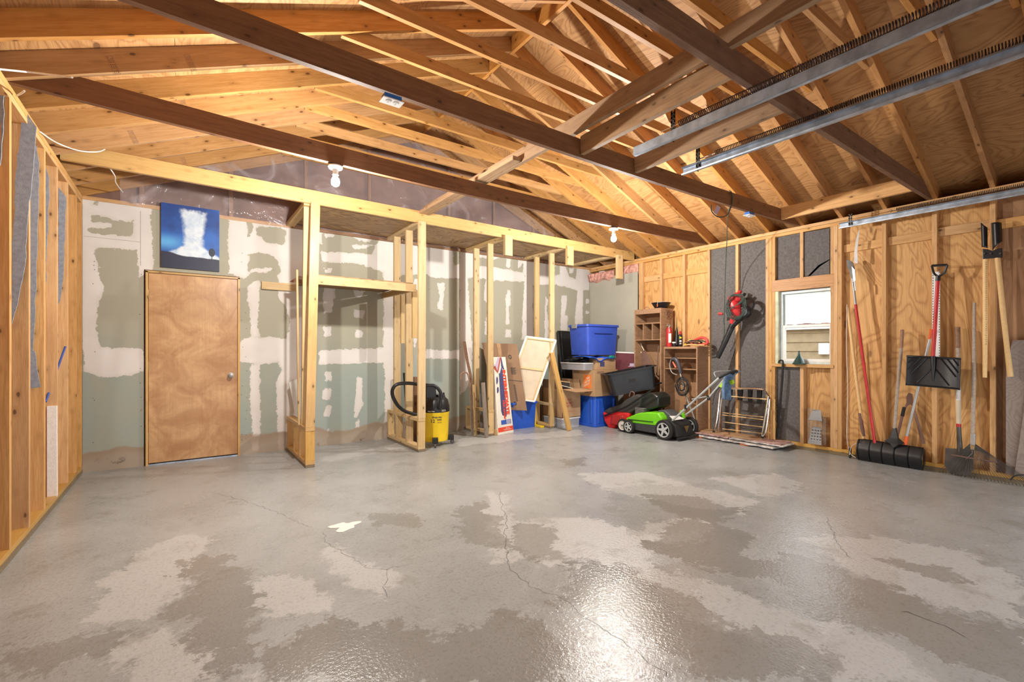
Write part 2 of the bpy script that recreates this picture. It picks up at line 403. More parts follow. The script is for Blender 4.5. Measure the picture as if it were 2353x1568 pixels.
def frame(p0, p1, up=(0, 0, 1)):
    p0, p1 = Vector(p0), Vector(p1); x = (p1 - p0).normalized(); up = Vector(up)
    y = up.cross(x)
    if y.length < 1e-6: y = Vector((0, 1, 0)).cross(x)
    y.normalize(); z = x.cross(y)
    m = Matrix((x, y, z)).transposed().to_4x4(); m.translation = p0; return m, (p1 - p0).length
def board(name, p0, p1, w, h, mat, parent, up=(0, 0, 1), sag=0.0, center=True, bev=.0015, cut=None):
    """board whose long axis runs p0->p1 through its centre line; w across, h along up"""
    m, ln = frame(p0, p1, up); b = MB()
    n = 10 if sag else 1; vs = []
    for i in range(n + 1):
        t = i / n; z = -sag * 4 * t * (1 - t)
        vs += [Vector((t * ln, -w / 2, -h / 2 + z)), Vector((t * ln, w / 2, -h / 2 + z)), Vector((t * ln, w / 2, h / 2 + z)), Vector((t * ln, -w / 2, h / 2 + z))]
    fs = [(3, 2, 1, 0), tuple(range(4 * n, 4 * n + 4))]
    for i in range(n):
        for k in range(4):
            fs.append((4 * i + k, 4 * i + (k + 1) % 4, 4 * i + 4 + (k + 1) % 4, 4 * i + 4 + k))
    if cut: vs = [cut(i, q) for i, q in enumerate(vs)]
    b.add(vs, fs)
    return b.build(name, mat, parent, m, bevel=bev)
def catmull(pts, n=6, closed=False):
    pts = [Vector(p) for p in pts]; out = []; m = len(pts)
    rngi = range(m) if closed else range(m - 1)
    for i in rngi:
        g = (lambda k: pts[k % m]) if closed else (lambda k: pts[max(0, min(m - 1, k))])
        a, b_, c, d = g(i - 1), g(i), g(i + 1), g(i + 2)
        for k in range(n):
            t = k / n
            out.append(.5 * ((2 * b_) + (c - a) * t + (2 * a - 5 * b_ + 4 * c - d) * t * t + (3 * b_ - a - 3 * c + d) * t ** 3))
    if not closed: out.append(pts[-1])
    return out
def text(body, size, fn, name, mat, parent, align='CENTER', bold=0.0, sub=0):
    """flat lettering: text plane coords (x right, y up) -> world by fn"""
    cu = bpy.data.curves.new(name, 'FONT'); cu.body = body; cu.size = size; cu.align_x = align; cu.align_y = 'CENTER'; cu.offset = bold
    cu.resolution_u = 3
    o = bpy.data.objects.new(name, cu); C.objects.link(o)
    dg = bpy.context.evaluated_depsgraph_get()
    me = bpy.data.meshes.new_from_object(o.evaluated_get(dg)); bpy.data.objects.remove(o, do_unlink=True); bpy.data.curves.remove(cu)
    for vtx in me.vertices: vtx.co = fn(vtx.co.x, vtx.co.y)
    me.materials.clear(); me.materials.append(mat); me.name = name
    return reg(bpy.data.objects.new(name, me), Matrix.Identity(4), parent)
def planefn(o, r, u):
    o, r, u = Vector(o), Vector(r).normalized(), Vector(u).normalized()
    return lambda x, y: o + r * x + u * y

# ------------------------------------------------------------------ room dimensions
XL, XR, YB, ZP = -.806, 6.153, 6.168, 2.73
YF = -1.05
SLP = .4167; RX = (XL + XR) / 2
def rafz(x): return ZP + SLP * (min(x - XL, XR - x))

# ---- signed distance helpers for surface patterns (stains, compound), evaluated in the surface's own metres
def sdpoly(P, poly):
    d = np.full(len(P), 1e9); s = np.ones(len(P)); n = len(poly)
    for i in range(n):
        a = np.array(poly[i]); b_ = np.array(poly[i - 1]); e = b_ - a; w = P - a
        t = np.clip((w @ e) / (e @ e + 1e-12), 0, 1); q = w - t[:, None] * e
        d = np.minimum(d, (q ** 2).sum(1))
        c1 = P[:, 1] >= a[1]; c2 = P[:, 1] < b_[1]; c3 = e[0] * w[:, 1] > e[1] * w[:, 0]
        fl = (c1 & c2 & c3) | (~c1 & ~c2 & ~c3); s[fl] *= -1
    return -s * np.sqrt(d)          # positive inside
def gridmesh(name, xs, ys, fn, attrs, mat, skip=None):
    nx, ny = len(xs), len(ys)
    gx, gy = np.meshgrid(xs, ys); P = np.stack([gx.ravel(), gy.ravel()], 1)
    vs = fn(P)
    fs = []
    for j in range(ny - 1):
        for i in range(nx - 1):
            if skip and skip((xs[i] + xs[i + 1]) / 2, (ys[j] + ys[j + 1]) / 2): continue
            fs.append((j * nx + i, j * nx + i + 1, (j + 1) * nx + i + 1, (j + 1) * nx + i))
    me = bpy.data.meshes.new(name); me.from_pydata(vs.tolist(), [], fs); me.materials.append(mat)
    for k, f in attrs.items():
        a = me.attributes.new(k, 'FLOAT', 'POINT'); a.data.foreach_set('value', f(P).astype(np.float32))
    me.update(); return me

# ------------------------------------------------------------------ floor
def fl(pts): return [tuple(at(x, y, Z=0)[:2]) for x, y in pts]
WET = [fl(p) for p in [
    [(415, 1290), (520, 1275), (555, 1330), (590, 1370), (575, 1440), (560, 1520), (480, 1535), (450, 1480), (470, 1420), (375, 1420), (440, 1370), (455, 1330)],
    [(30, 1490), (200, 1470), (330, 1440), (240, 1490), (110, 1525), (0, 1560), (0, 1540)],
    [(620, 1500), (760, 1430), (900, 1440), (1020, 1480), (1150, 1400), (1260, 1440), (1300, 1568), (600, 1568)],
    [(1290, 1380), (1330, 1290), (1420, 1300), (1500, 1340), (1590, 1380), (1680, 1440), (1800, 1470), (1900, 1520), (2000, 1568), (1620, 1568), (1560, 1500), (1430, 1430)],
    [(1480, 1140), (1600, 1140), (1690, 1175), (1640, 1200), (1560, 1190)],
    [(1490, 1260), (1560, 1190), (1640, 1200), (1720, 1230), (1700, 1270), (1790, 1300), (1880, 1330), (1800, 1335), (1600, 1300)],
    [(1760, 1290), (1850, 1280), (1960, 1330), (2080, 1360), (2200, 1420), (2353, 1460), (2353, 1568), (2150, 1500), (2000, 1450), (1900, 1420), (1820, 1370)],
    [(1290, 1062), (1345, 1050), (1340, 1072), (1300, 1070)],
    [(2040, 1290), (2150, 1300), (2240, 1345), (2150, 1330)],
    [(1060, 1170), (1110, 1160), (1150, 1200), (1160, 1260), (1060, 1240)],
    [(1180, 1205), (1270, 1215), (1290, 1290), (1200, 1280)],
    [(850, 1180), (950, 1180), (960, 1210), (860, 1205)]]]
DRY = [fl(p) for p in [
    [(1190, 1200), (1330, 1190), (1500, 1230), (1480, 1290), (1260, 1300), (1170, 1250)],
    [(1330, 1090), (1480, 1085), (1600, 1120), (1740, 1150), (1700, 1180), (1580, 1160), (1400, 1130)],
    [(1480, 1200), (1600, 1195), (1640, 1220), (1560, 1250), (1480, 1240)],
    [(1440, 1310), (1620, 1330), (1760, 1400), (1900, 1430), (2050, 1500), (2150, 1568), (1960, 1568), (1780, 1480), (1600, 1420)],
    [(1640, 1100), (1780, 1090), (1850, 1120), (1760, 1140)],
    [(1850, 1240), (2000, 1230), (2200, 1270), (2353, 1330), (2353, 1440), (2150, 1380), (1980, 1320)],
    [(210, 1430), (240, 1330), (330, 1270), (420, 1230), (500, 1240), (420, 1300), (400, 1370), (330, 1420)],
    [(230, 1500), (350, 1460), (450, 1470), (480, 1540), (560, 1568), (330, 1568)],
    [(740, 1250), (800, 1270), (860, 1310), (920, 1320), (870, 1370), (790, 1330)],
    [(1120, 1130), (1160, 1140), (1175, 1290), (1140, 1290), (1130, 1200)],
    [(730, 1055), (1040, 995), (1060, 1010), (900, 1035), (760, 1060)],
    [(1050, 1010), (1170, 1000), (1330, 988), (1340, 1000), (1180, 1012), (1060, 1025)],
    [(600, 1320), (700, 1340), (760, 1400), (640, 1420), (590, 1370)]]]
def fwet(P):
    f = np.full(len(P), -1.0)
    for p in WET: f = np.maximum(f, sdpoly(P, p))
    return np.clip(f + .02, -.5, .25)
def fdry(P):
    f = np.full(len(P), -1.0)
    for p in DRY: f = np.maximum(f, sdpoly(P, p))
    return np.clip(f + .02, -.5, .3)
FILM = [fl(p) for p in [[(1740, 1090), (1900, 1080), (2080, 1200), (2060, 1430), (1880, 1450), (1740, 1300)], [(1240, 1300), (1600, 1290), (1640, 1568), (1180, 1568)], [(0, 1380), (120, 1150), (230, 1110), (200, 1568), (0, 1568)], [(1400, 1120), (1650, 1110), (1700, 1200), (1450, 1240)]]]
def ffilm(P):
    f = np.full(len(P), -1.0)
    for p in FILM: f = np.maximum(f, sdpoly(P, p))
    return np.clip(f, -.5, .3)
me = gridmesh('floor', np.arange(-1.3, 6.7, .035), np.arange(YF - .6, 6.6, .035), lambda P: np.column_stack([P, np.zeros(len(P))]), {'wet': fwet, 'dry': fdry, 'film': ffilm}, M_conc)
floor = reg(bpy.data.objects.new('floor', me), Matrix.Identity(4), None); tag(floor, 'bare grey concrete slab with damp patches and hairline cracks', kind='structure')
mb = MB()
def crack(pts, w, jit=.012):
    q = []
    P3 = [at(x, y, Z=.0012) for x, y in pts]
    for i in range(len(P3) - 1):
        n = max(2, int((P3[i + 1] - P3[i]).length / .03))
        for k in range(n): q.append(P3[i].lerp(P3[i + 1], k / n))
    q = [p + Vector((random.uniform(-jit, jit), random.uniform(-jit, jit), 0)) for p in q]
    for i in range(len(q) - 1):
        d = (q[i + 1] - q[i]); 
        if d.length < 1e-5: continue
        nrm = Vector((-d.y, d.x, 0)).normalized(); a = w * random.uniform(.4, 1); c = w * random.uniform(.4, 1)
        mb.add([q[i] - nrm * a, q[i] + nrm * a, q[i + 1] + nrm * c, q[i + 1] - nrm * c], [(0, 1, 2, 3)])
crack([(1148, 1130), (1152, 1165), (1165, 1190), (1160, 1230), (1166, 1275), (1175, 1310), (1215, 1345), (1290, 1375), (1335, 1410), (1400, 1450), (1440, 1480), (1490, 1520), (1560, 1568)], .0013)
crack([(745, 1225), (748, 1245), (775, 1262), (840, 1300), (842, 1307), (890, 1308), (960, 1290)], .0009)
crack([(890, 1308), (895, 1330), (878, 1350), (895, 1380)], .0009)
crack([(1900, 1190), (1915, 1230), (1930, 1260), (1960, 1290)], .0014)
crack([(2070, 1405), (2100, 1412), (2180, 1440), (2230, 1475)], .0016)
crack([(480, 1130), (560, 1150), (640, 1180), (720, 1215)], .0008)
tag(mb.build('crack', M_ink, floor), kind='stuff')
# white spilled paint blot
a0 = at(793, 1210, Z=0); pts = []
for k in range(26):
    t = 2 * math.pi * k / 26; r_ = .075 * (1 + .30 * math.sin(3 * t + 1) + .22 * math.sin(5 * t) + random.uniform(-.12, .12))
    pts.append(Vector((a0.x + r_ * math.cos(t) * 1.15, a0.y + r_ * math.sin(t), .0005)))
mb = MB().prism(pts, (0, 0, .002)); tag(mb.build('paint_blot', M_foam), 'white dried plaster blot on the open concrete floor', 'stain')

# ------------------------------------------------------------------ back wall
def wl(pts): return [(at(x, y, Y=YB).x, at(x, y, Y=YB).z) for x, y in pts]
def rc(x0, y0, x1, y1): return [(x0, y0), (x1, y0), (x1, y1), (x0, y1)]
OPS = [('W', [(185, 455), (350, 475), (350, 620), (320, 640), (314, 575), (218, 568), (222, 600), (232, 640), (240, 660), (225, 700), (222, 740), (224, 770), (232, 800), (332, 800), (332, 852), (300, 862), (240, 868), (195, 855), (185, 800)]),
 ('G', [(212, 493), (250, 500), (285, 510), (308, 505), (308, 545), (260, 540), (210, 535), (204, 530), (208, 524), (256, 524), (256, 513), (210, 511)]),
 ('G', rc(213, 462, 226, 472)), ('G', [(345, 495), (372, 496), (372, 620), (350, 615), (352, 560)]),
 ('W', [(525, 503), (700, 525), (700, 1000), (675, 1000), (655, 1040), (640, 1035), (636, 950), (636, 870), (650, 850), (640, 830), (610, 838), (550, 832), (552, 778), (600, 772), (660, 780), (665, 740), (655, 700), (640, 690), (640, 640), (572, 640), (525, 630)]),
 ('G', [(567, 510), (580, 514), (580, 532), (569, 543)]), ('G', [(592, 520), (625, 522), (658, 530), (655, 563), (612, 558), (600, 545), (590, 540)]),
 ('G', [(571, 586), (595, 581), (620, 585), (638, 600), (645, 625), (630, 645), (622, 690), (640, 710), (648, 770), (600, 778), (552, 770), (552, 640), (572, 640)]),
 ('W', [(573, 617), (600, 616), (627, 616), (626, 622), (600, 628), (575, 626)]),
 ('W', [(580, 645), (597, 646), (596, 700), (592, 745), (596, 775), (578, 775), (575, 740), (573, 700), (567, 690), (570, 660)]),
 ('W', [(576, 838), (598, 838), (597, 900), (600, 960), (594, 1035), (580, 1040), (577, 960), (573, 900)]),
 # behind the closet frame
 ('W', [(690, 525), (740, 532), (740, 560), (700, 560)]),
 ('W', [(738, 577), (800, 582), (820, 580), (856, 585), (862, 562), (880, 548), (1062, 570), (1062, 640), (1000, 640), (980, 632), (925, 632), (905, 640), (905, 1005), (882, 1008), (884, 870), (880, 835), (732, 838), (732, 805), (880, 800), (882, 625), (850, 615), (810, 605), (738, 603)]),
 ('W', [(742, 535), (768, 538), (768, 546), (748, 547)]), ('W', [(808, 541), (860, 545), (845, 556), (825, 553)]), ('W', [(803, 562), (856, 563), (842, 570), (818, 574)]),
 ('G', [(1042, 575), (1058, 575), (1056, 605), (1042, 612)]),
 ('W', [(742, 617), (763, 618), (760, 629), (745, 630)]), ('W', [(744, 660), (770, 660), (766, 705), (745, 715), (741, 690)]), ('W', [(812, 666), (840, 668), (828, 686), (815, 680)]),
 ('W', [(746, 703), (764, 705), (765, 720), (744, 720)]), ('W', [(812, 712), (838, 715), (834, 732), (812, 730)]), ('W', rc(744, 752, 762, 773)), ('W', rc(816, 758, 833, 776)),
 ('W', rc(747, 855, 763, 876)), ('W', [(742, 893), (761, 893), (758, 922), (740, 918)]), ('W', [(750, 931), (763, 935), (757, 960), (743, 960)]), ('W', rc(750, 985, 755, 1005)),
 ('W', [(820, 868), (832, 868), (832, 900), (834, 925), (822, 960), (812, 960), (816, 910)]), ('W', rc(818, 965, 826, 985)),
 ('W', [(960, 803), (1060, 806), (1060, 826), (960, 824)]), ('W', [(1004, 650), (1022, 650), (1017, 715), (1004, 710), (1010, 680)]), ('W', [(950, 640), (975, 640), (975, 690), (955, 800), (950, 800)]),
 ('W', [(1056, 570), (1100, 578), (1100, 635), (1075, 640), (1078, 700), (1085, 780), (1085, 880), (1056, 910)]),
 ('W', [(1100, 612), (1135, 614), (1206, 628), (1206, 648), (1135, 645), (1100, 640)]), ('W', [(1100, 580), (1160, 590), (1135, 597), (1100, 590)]),
 ('W', [(1163, 594), (1173, 594), (1173, 617), (1163, 615)]), ('W', [(1190, 597), (1210, 600), (1210, 630), (1202, 628), (1202, 605), (1190, 620)]),
 ('W', [(1166, 667), (1173, 667), (1173, 703), (1169, 706), (1171, 745), (1163, 747), (1162, 690)]), ('W', rc(1162, 758, 1174, 776)),
 ('W', [(1114, 650), (1120, 640), (1120, 700), (1112, 690)]), ('W', rc(1114, 728, 1120, 770)),
 ('W', [(1205, 645), (1209, 645), (1209, 780), (1198, 780), (1201, 720)]),
 ('W', [(1207, 600), (1262, 606), (1262, 655), (1225, 655), (1225, 780), (1207, 780)]),
 ('W', [(1254, 680), (1260, 690), (1256, 715), (1261, 740), (1258, 785), (1251, 785), (1252, 720)]),
 ('W', [(1275, 608), (1365, 620), (1365, 665), (1340, 668), (1339, 745), (1320, 745), (1325, 695), (1326, 668), (1300, 660), (1275, 655)]),
 ('G', rc(1275, 610, 1287, 633)), ('G', [(1300, 613), (1326, 616), (1322, 641), (1308, 636)]), ('W', [(1308, 618), (1318, 618), (1316, 630), (1308, 628)]),
 ('W', [(1290, 678), (1304, 678), (1302, 700), (1298, 725), (1305, 726), (1303, 760), (1287, 760), (1289, 720)]), ('W', rc(1346, 687, 1356, 698)), ('W', rc(1346, 715, 1356, 722)),
]
def comp(P):
    f = np.full(len(P), -1.0)
    for k, p in OPS:
        s = sdpoly(P, wl(p))
        f = np.maximum(f, s) if k == 'W' else np.minimum(f, -s)
    return np.clip(f, -.3, .3)
DX0, DX1, DZ1 = -.330, .532, 2.055
xs = np.unique(np.concatenate([np.arange(XL, DX0, .022), [DX0], np.arange(DX0 + .02, DX1, .022), [DX1], np.arange(DX1 + .02, XR + .05, .022)]))
zs = np.unique(np.concatenate([np.arange(0, DZ1 - .005, .022), [DZ1], np.arange(DZ1 + .02, 2.69, .022), [2.70]]))
me = gridmesh('wall_back', xs, zs, lambda P: np.column_stack([P[:, 0], np.full(len(P), YB), P[:, 1]]), {'comp': comp}, M_dry,
              skip=lambda x, z: DX0 < x < DX1 and z < DZ1)
wb = reg(bpy.data.objects.new('wall_back', me), Matrix.Identity(4), None); tag(wb, 'taped and patched green board drywall behind the closet frame', kind='structure')
MB().box(XL - .2, DX0 - .005, YB + .004, YB + .1, 0, 2.70).box(DX1 + .005, XR + .2, YB + .004, YB + .1, 0, 2.70).box(DX0 - .01, DX1 + .01, YB + .004, YB + .1, DZ1 + .005, 2.70).build('wall_core', M_stud, wb)
mb = MB()
for k in range(46):
    x = [-.72, -.36, .56, .60, 1.3, 2.9][k % 6]; z = .15 + 2.2 * random.random()
    if DX0 - .02 < x < DX1 + .02 or (.35 < z < .4): continue
    mb.lathe([(.004, 0), (.004, .0012)], 6, Matrix.Translation((x + random.uniform(-.01, .01), YB - .001, z)) @ Matrix.Rotation(R(90), 4, 'X'))
tag(mb.build('screw', M_ink, wb), kind='stuff')
# thin joints of the sheets
MB().box(-.36, -.357, YB - .0008, YB, 2.09, 2.66).box(XL + .01, -.36, YB - .0008, YB, 2.335, 2.338).build('sheet_joint', M_grayw, wb)
# shallow ledger where the closet ceiling meets the wall
board('wall_ledger', (1.1, YB - .012, 2.722), (5.7, YB - .012, 2.722), .022, .04, M_dark, wb)

# door
do = bpy.data.objects.new('door_1', None); reg(do, Matrix.Translation((.1, YB, 0)), None); tag(do, 'flush brown veneer door with a silver knob in unfinished casing', kind='structure')
MB().box(-.292, .514, YB - .008, YB + .03, .022, 2.022).build('door_panel', M_door, do, bevel=.002)
for x in (-.306, .524): board('door_jamb', (x, YB + .02, 0), (x, YB + .02, 2.04), .022, .10, M_yel, do, up=(0, 1, 0))
board('door_head', (-.317, YB + .02, 2.035), (.535, YB + .02, 2.035), .10, .022, M_yel, do)
MB().box(DX0 - .03, DX1 + .03, YB + .07, YB + .09, 0, 2.08).build('door_gap_backing', M_dark, do)
MB().box(-.30, .52, YB - .015, YB + .06, 0, .012).build('threshold', M_galv, do)
for z in (.30, 1.04, 1.80):
    MB().box(-.303, -.288, YB - .014, YB - .004, z - .045, z + .045).tube([(-.298, YB - .014, z - .045), (-.298, YB - .014, z + .045)], .006).build('hinge', M_brass, do)
kx = .445
kn = MB().lathe([(.030, 0), (.030, .006), (.012, .010), (.011, .035), (.022, .042), (.027, .052), (.025, .066), (.012, .073), (.003, .074)], 20, Matrix.Translation((kx, YB - .008, .925)) @ Matrix.Rotation(R(90), 4, 'X')).build('door_knob', M_silver, do, smooth=True)

# painting
pt = thing('painting', (.07, YB - .01, 2.09), 'blue painting of a white geyser and a small tree, above the brown door', 'painting')
MB().box(-.188, .334, YB - .026, YB - .004, 2.092, 2.778).build('canvas', M_paint, pt)

# ------------------------------------------------------------------ side walls
wlft = MB().box(XL - .10, XL - .089, YF, YB + .1, 0, 2.73).build('wall_left', M_plybrown); tag(wlft, 'open stud wall sheathed behind with brown board', kind='structure')
lx = XL - .0445
for yy in (2.60, 3.005, 3.41, 3.815, 4.222, 4.628, 5.040, 5.446, 5.852, 6.11):
    board('stud', (lx, yy + .019, .07), (lx, yy + .019, 2.651), .038, .089, M_stud, wlft, up=(1, 0, 0))
for z in (2.67, 2.711): board('top_plate', (lx, YF, z), (lx, YB, z), .089, .038, M_stud, wlft)
board('bottom_plate', (lx, YF, .054), (lx, YB, .054), .089, .034, M_yel, wlft)
board('sill_plate', (lx, YF, .018), (lx, YB, .018), .095, .036, M_treat, wlft)

wrt = MB().box(XR + .089, XR + .10, YF, 2.246, 0, 2.73).box(XR + .089, XR + .10, 2.246, 2.80, 0, 1.03).box(XR + .089, XR + .10, 2.246, 2.80, 1.95, 2.73).box(XR + .089, XR + .10, 2.80, YB + .1, 0, 2.73).build('wall_right', M_plybrown)
tag(wrt, 'open stud wall with plywood and black fibreboard between the studs', kind='structure')
rx = XR + .0445
studs = [(4.95, 5.03), (4.575, 4.613), (4.165, 4.203), (3.762, 3.80), (2.944, 2.982), (2.904, 2.942), (2.173, 2.211), (2.132, 2.171), (1.722, 1.760), (1.310, 1.348), (.900, .938), (.49, .528), (.09, .128), (-.33, -.292)]
for y0, y1 in studs:
    board('stud', (rx, (y0 + y1) / 2, .076), (rx, (y0 + y1) / 2, 2.651), y1 - y0, .089, M_stud, wrt, up=(1, 0, 0))
board('stud', (rx, 3.364, .076), (rx, 3.364, 2.651), .038, .089, M_stud, wrt, up=(1, 0, 0))
for y in (2.883, 2.2285): board('jack_stud', (rx, y, .076), (rx, y, 1.955), .036, .089, M_stud, wrt, up=(1, 0, 0))
for y in (2.883, 2.555, 2.2285): board('cripple_stud', (rx, y, 2.10), (rx, y, 2.651), .036, .089, M_stud, wrt, up=(1, 0, 0))
board('cripple_stud', (rx, 2.552, .076), (rx, 2.552, 1.0), .040, .089, M_stud, wrt, up=(1, 0, 0))
board('window_header', (rx, 2.904, 2.028), (rx, 2.211, 2.028), .089, .145, M_raft, wrt)
board('window_sill', (rx - .006, 2.904, 1.02), (rx - .006, 2.211, 1.02), .10, .036, M_stud, wrt)
for z in (2.67, 2.711): board('top_plate', (rx, YB, z), (rx, YF, z), .089, .038, M_stud, wrt)
board('bottom_plate', (rx, 5.05, .056), (rx, YF, .056), .089, .038, M_yel, wrt)
board('sill_plate', (rx, 5.05, .018), (rx, YF, .018), .10, .036, M_treat, wrt)
def blockr(y0, y1, z): board('fire_block', (XR + .06, y0, z), (XR + .06, y1, z), .038, .089, M_stud, wrt)
for y0, y1, px, py in ((4.615, 4.95, 1500, 640), (4.205, 4.575, 1550, 631), (3.80, 4.165, 1605, 622), (1.76, 2.132, 1985, 565), (1.348, 1.722, 2095, 547), (.938, 1.31, 2215, 525), (.528, .90, 2330, 510)):
    blockr(y0, y1, at(px, py, X=XR + .04).z)
def sheetr(name, y0, y1, z0, z1, mat, x=XR + .076, t=.012):
    m = Matrix.Translation((x, (y0 + y1) / 2, z0)) @ Matrix.Rotation(R(-90), 4, 'Y')
    return MB().box(0, z1 - z0, -(y1 - y0) / 2, (y1 - y0) / 2, -t / 2, t / 2).build(name, mat, wrt, m)
for y0, y1 in ((4.613, 4.95), (4.203, 4.575), (3.80, 4.165), (2.211, 2.532)):
    sheetr('plywood_sheet', y0, y1, .076, 2.651 if y0 > 3 else 1.0, M_plywall)
for y0, y1, mt in ((1.76, 2.132, M_plywall), (1.348, 1.722, M_plywall), (.938, 1.31, M_plywall), (.528, .90, M_plybrown), (.128, .49, M_plybrown), (-.29, .09, M_plybrown)):
    sheetr('plywood_sheet', y0, y1, .076, 2.651, mt)
for y0, y1, z0, z1 in ((3.383, 3.762, .076, 2.651), (2.982, 3.345, .076, 2.651), (2.573, 2.865, 2.10, 2.651), (2.573, 2.865, .076, 1.0)):
    sheetr('fiberboard_sheet', y0, y1, z0, z1, M_fiber, x=XR + .05)
# broken board right of the cripple above the window
p = lambda x, y: at(x, y, X=XR + .02)
MB().prism([p(1846, 535), p(1906, 525), p(1906, 598), p(1885, 612), p(1862, 634), p(1850, 636), p(1845, 590)], (.012, 0, 0)).build('fiberboard_sheet', M_fiber, wrt)
sheetr('fiberboard_sheet', 2.247, 2.537, 2.10, 2.651, M_fiber, x=XR + .07)
MB().prism([p(1856, 635), p(1880, 610), p(1906, 596), p(1906, 633)], (.02, 0, 0)).build('fiberboard_sheet', M_fiber, wrt)
# grey drywall near the corner and pink insulation over it
MB().box(XR - .012, XR, 5.045, YB, 0, 2.515).build('drywall_sheet', M_drygr, wrt)
def puff(y0, y1, z0, z1, x, amp, seed, nu=40, nv=18):
    r_ = random.Random(seed); ph = [(r_.uniform(8, 30), r_.uniform(8, 30), r_.uniform(0, 6), r_.uniform(.3, 1)) for _ in range(7)]
    def f(u, v):
        y = y0 + (y1 - y0) * u; z = z0 + (z1 - z0) * v
        e = sum(a * math.sin(fy * y * 1.5 + fz * z + p_) for fy, fz, p_, a in ph) / 3
        edge = min(1, 6 * min(v, 1 - v) + .15) * min(1, 8 * min(u, 1 - u) + .15)
        return Vector((x - amp * edge * (.6 + .5 * abs(e)), y, z + .018 * math.sin(23 * y + 2 * e) * (1 - v)))
    return MB().grid(f, nu, nv)
ins = thing('insulation_batt', (XR, 5.7, 2.5), 'pink fibreglass insulation spilling over the grey drywall in the corner', 'insulation')
puff(5.55, 6.16, 2.45, 2.62, XR - .005, .09, 3).build('torn_batt', M_pink, ins, smooth=True)
puff(5.05, 5.5, 2.50, 2.66, XR + .02, .05, 5).build('batt', M_pink, ins, smooth=True)
MB().box(XR - .03, XR, 5.78, 5.9, 2.58, 2.63).build('kraft_flap', M_paper, ins)

# left wall scraps of grey fibreboard
def scrap(pts, Y, t, mat, label):
    q = []
    P3 = [at(x, y, Y=Y) for x, y in pts]
    for i in range(len(P3)):
        a, c = P3[i], P3[(i + 1) % len(P3)]; n = max(1, int((c - a).length / .05)); q.append(a)
        for k in range(1, n): q.append(a.lerp(c, k / n) + Vector((random.uniform(-.0035, .0035), 0, random.uniform(-.004, .004))))
    o = MB().prism(q, (0, t, 0)).build('fiberboard_scrap', mat); return tag(o, label, 'board')
scrap([(51, 243), (84, 292), (80, 345), (72, 430), (62, 520), (60, 590), (52, 640), (40, 700), (27, 745), (27, 560), (33, 500), (36, 400), (45, 320)], 4.185, .01, M_fiberg, 'large torn grey board sticking out over the top plate of the left wall')
scrap([(66, 440), (84, 300), (84, 345), (90, 375), (90, 420), (86, 520), (83, 640), (78, 760), (74, 850), (68, 860), (66, 700)], 4.60, .01, M_fiberg, 'grey torn board behind the second visible stud of the left wall')
scrap([(66, 800), (80, 808), (93, 890), (72, 893), (66, 890)], 4.59, .01, M_fiberg, 'small blue-grey board tail hanging low behind the second left stud')
scrap([(100, 385), (106, 388), (113, 410), (113, 440), (108, 560), (105, 650), (100, 660)], 5.0, .01, M_fiberg, 'narrow grey board strip beside the third visible left stud')
scrap([(134, 430), (151, 452), (149, 520), (145, 640), (138, 690), (134, 700)], 5.42, .01, M_fiberg, 'dark grey tapered board strip near the door end of the left wall')
scrap([(0, 200), (9, 215), (8, 300), (3, 360), (0, 380)], 3.80, .01, M_fiberg, 'grey board sliver at the left edge by the first stud')
# foam strip and blue rod
fo = MB(); q = [at(107, 934, Y=5.02), at(131, 933, Y=5.02), at(132, 1140, Y=5.02), at(118, 1165, Y=5.02), at(107, 1165, Y=5.02)]
fo.prism(q, (0, .02, 0)); tag(fo.build('foam_strip', M_foam, bevel=.003), 'upright strip of white polystyrene between the left wall studs', 'foam')
tag(MB().tube([at(105, 924, Y=4.98), at(150, 797, Y=5.40)], .007, 8).build('blue_rod', M_blueink), 'thin blue rod leaning in the left stud wall', 'rod')
# white cables
def cable(name, pts, r, mat, label, cat='cable', n=6):
    return tag(MB().tube(catmull(pts, n), r, 6).build(name, mat, smooth=True), label, cat)
cable('white_cable', [at(-8, 158, X=-.72), at(60, 165, X=-.68), at(120, 172, X=-.55), at(166, 178, X=-.45)], .005, M_cable, 'white cable running on the dark ceiling joist at the top left')
cable('white_cable', [at(92, 303, X=-.80), at(130, 328, Y=4.8), at(180, 346, Y=4.9), at(222, 349, Y=5.0), at(241, 343, Y=5.1)], .005, M_cable, 'white cable drooping from the left wall to the yellow header')
cable('white_cable', [at(38, 220, X=-.79), at(46, 216, X=-.76), at(56, 209, X=-.70)], .005, M_cable, 'short white cable end poking over the left top plate')
cable('white_cable', [at(252, 386, Y=5.18), at(264, 405, Y=5.3), at(266, 420, Y=5.5), at(282, 442, Y=6.0)], .005, M_cable, 'white cable hanging behind the yellow header above the left drywall')

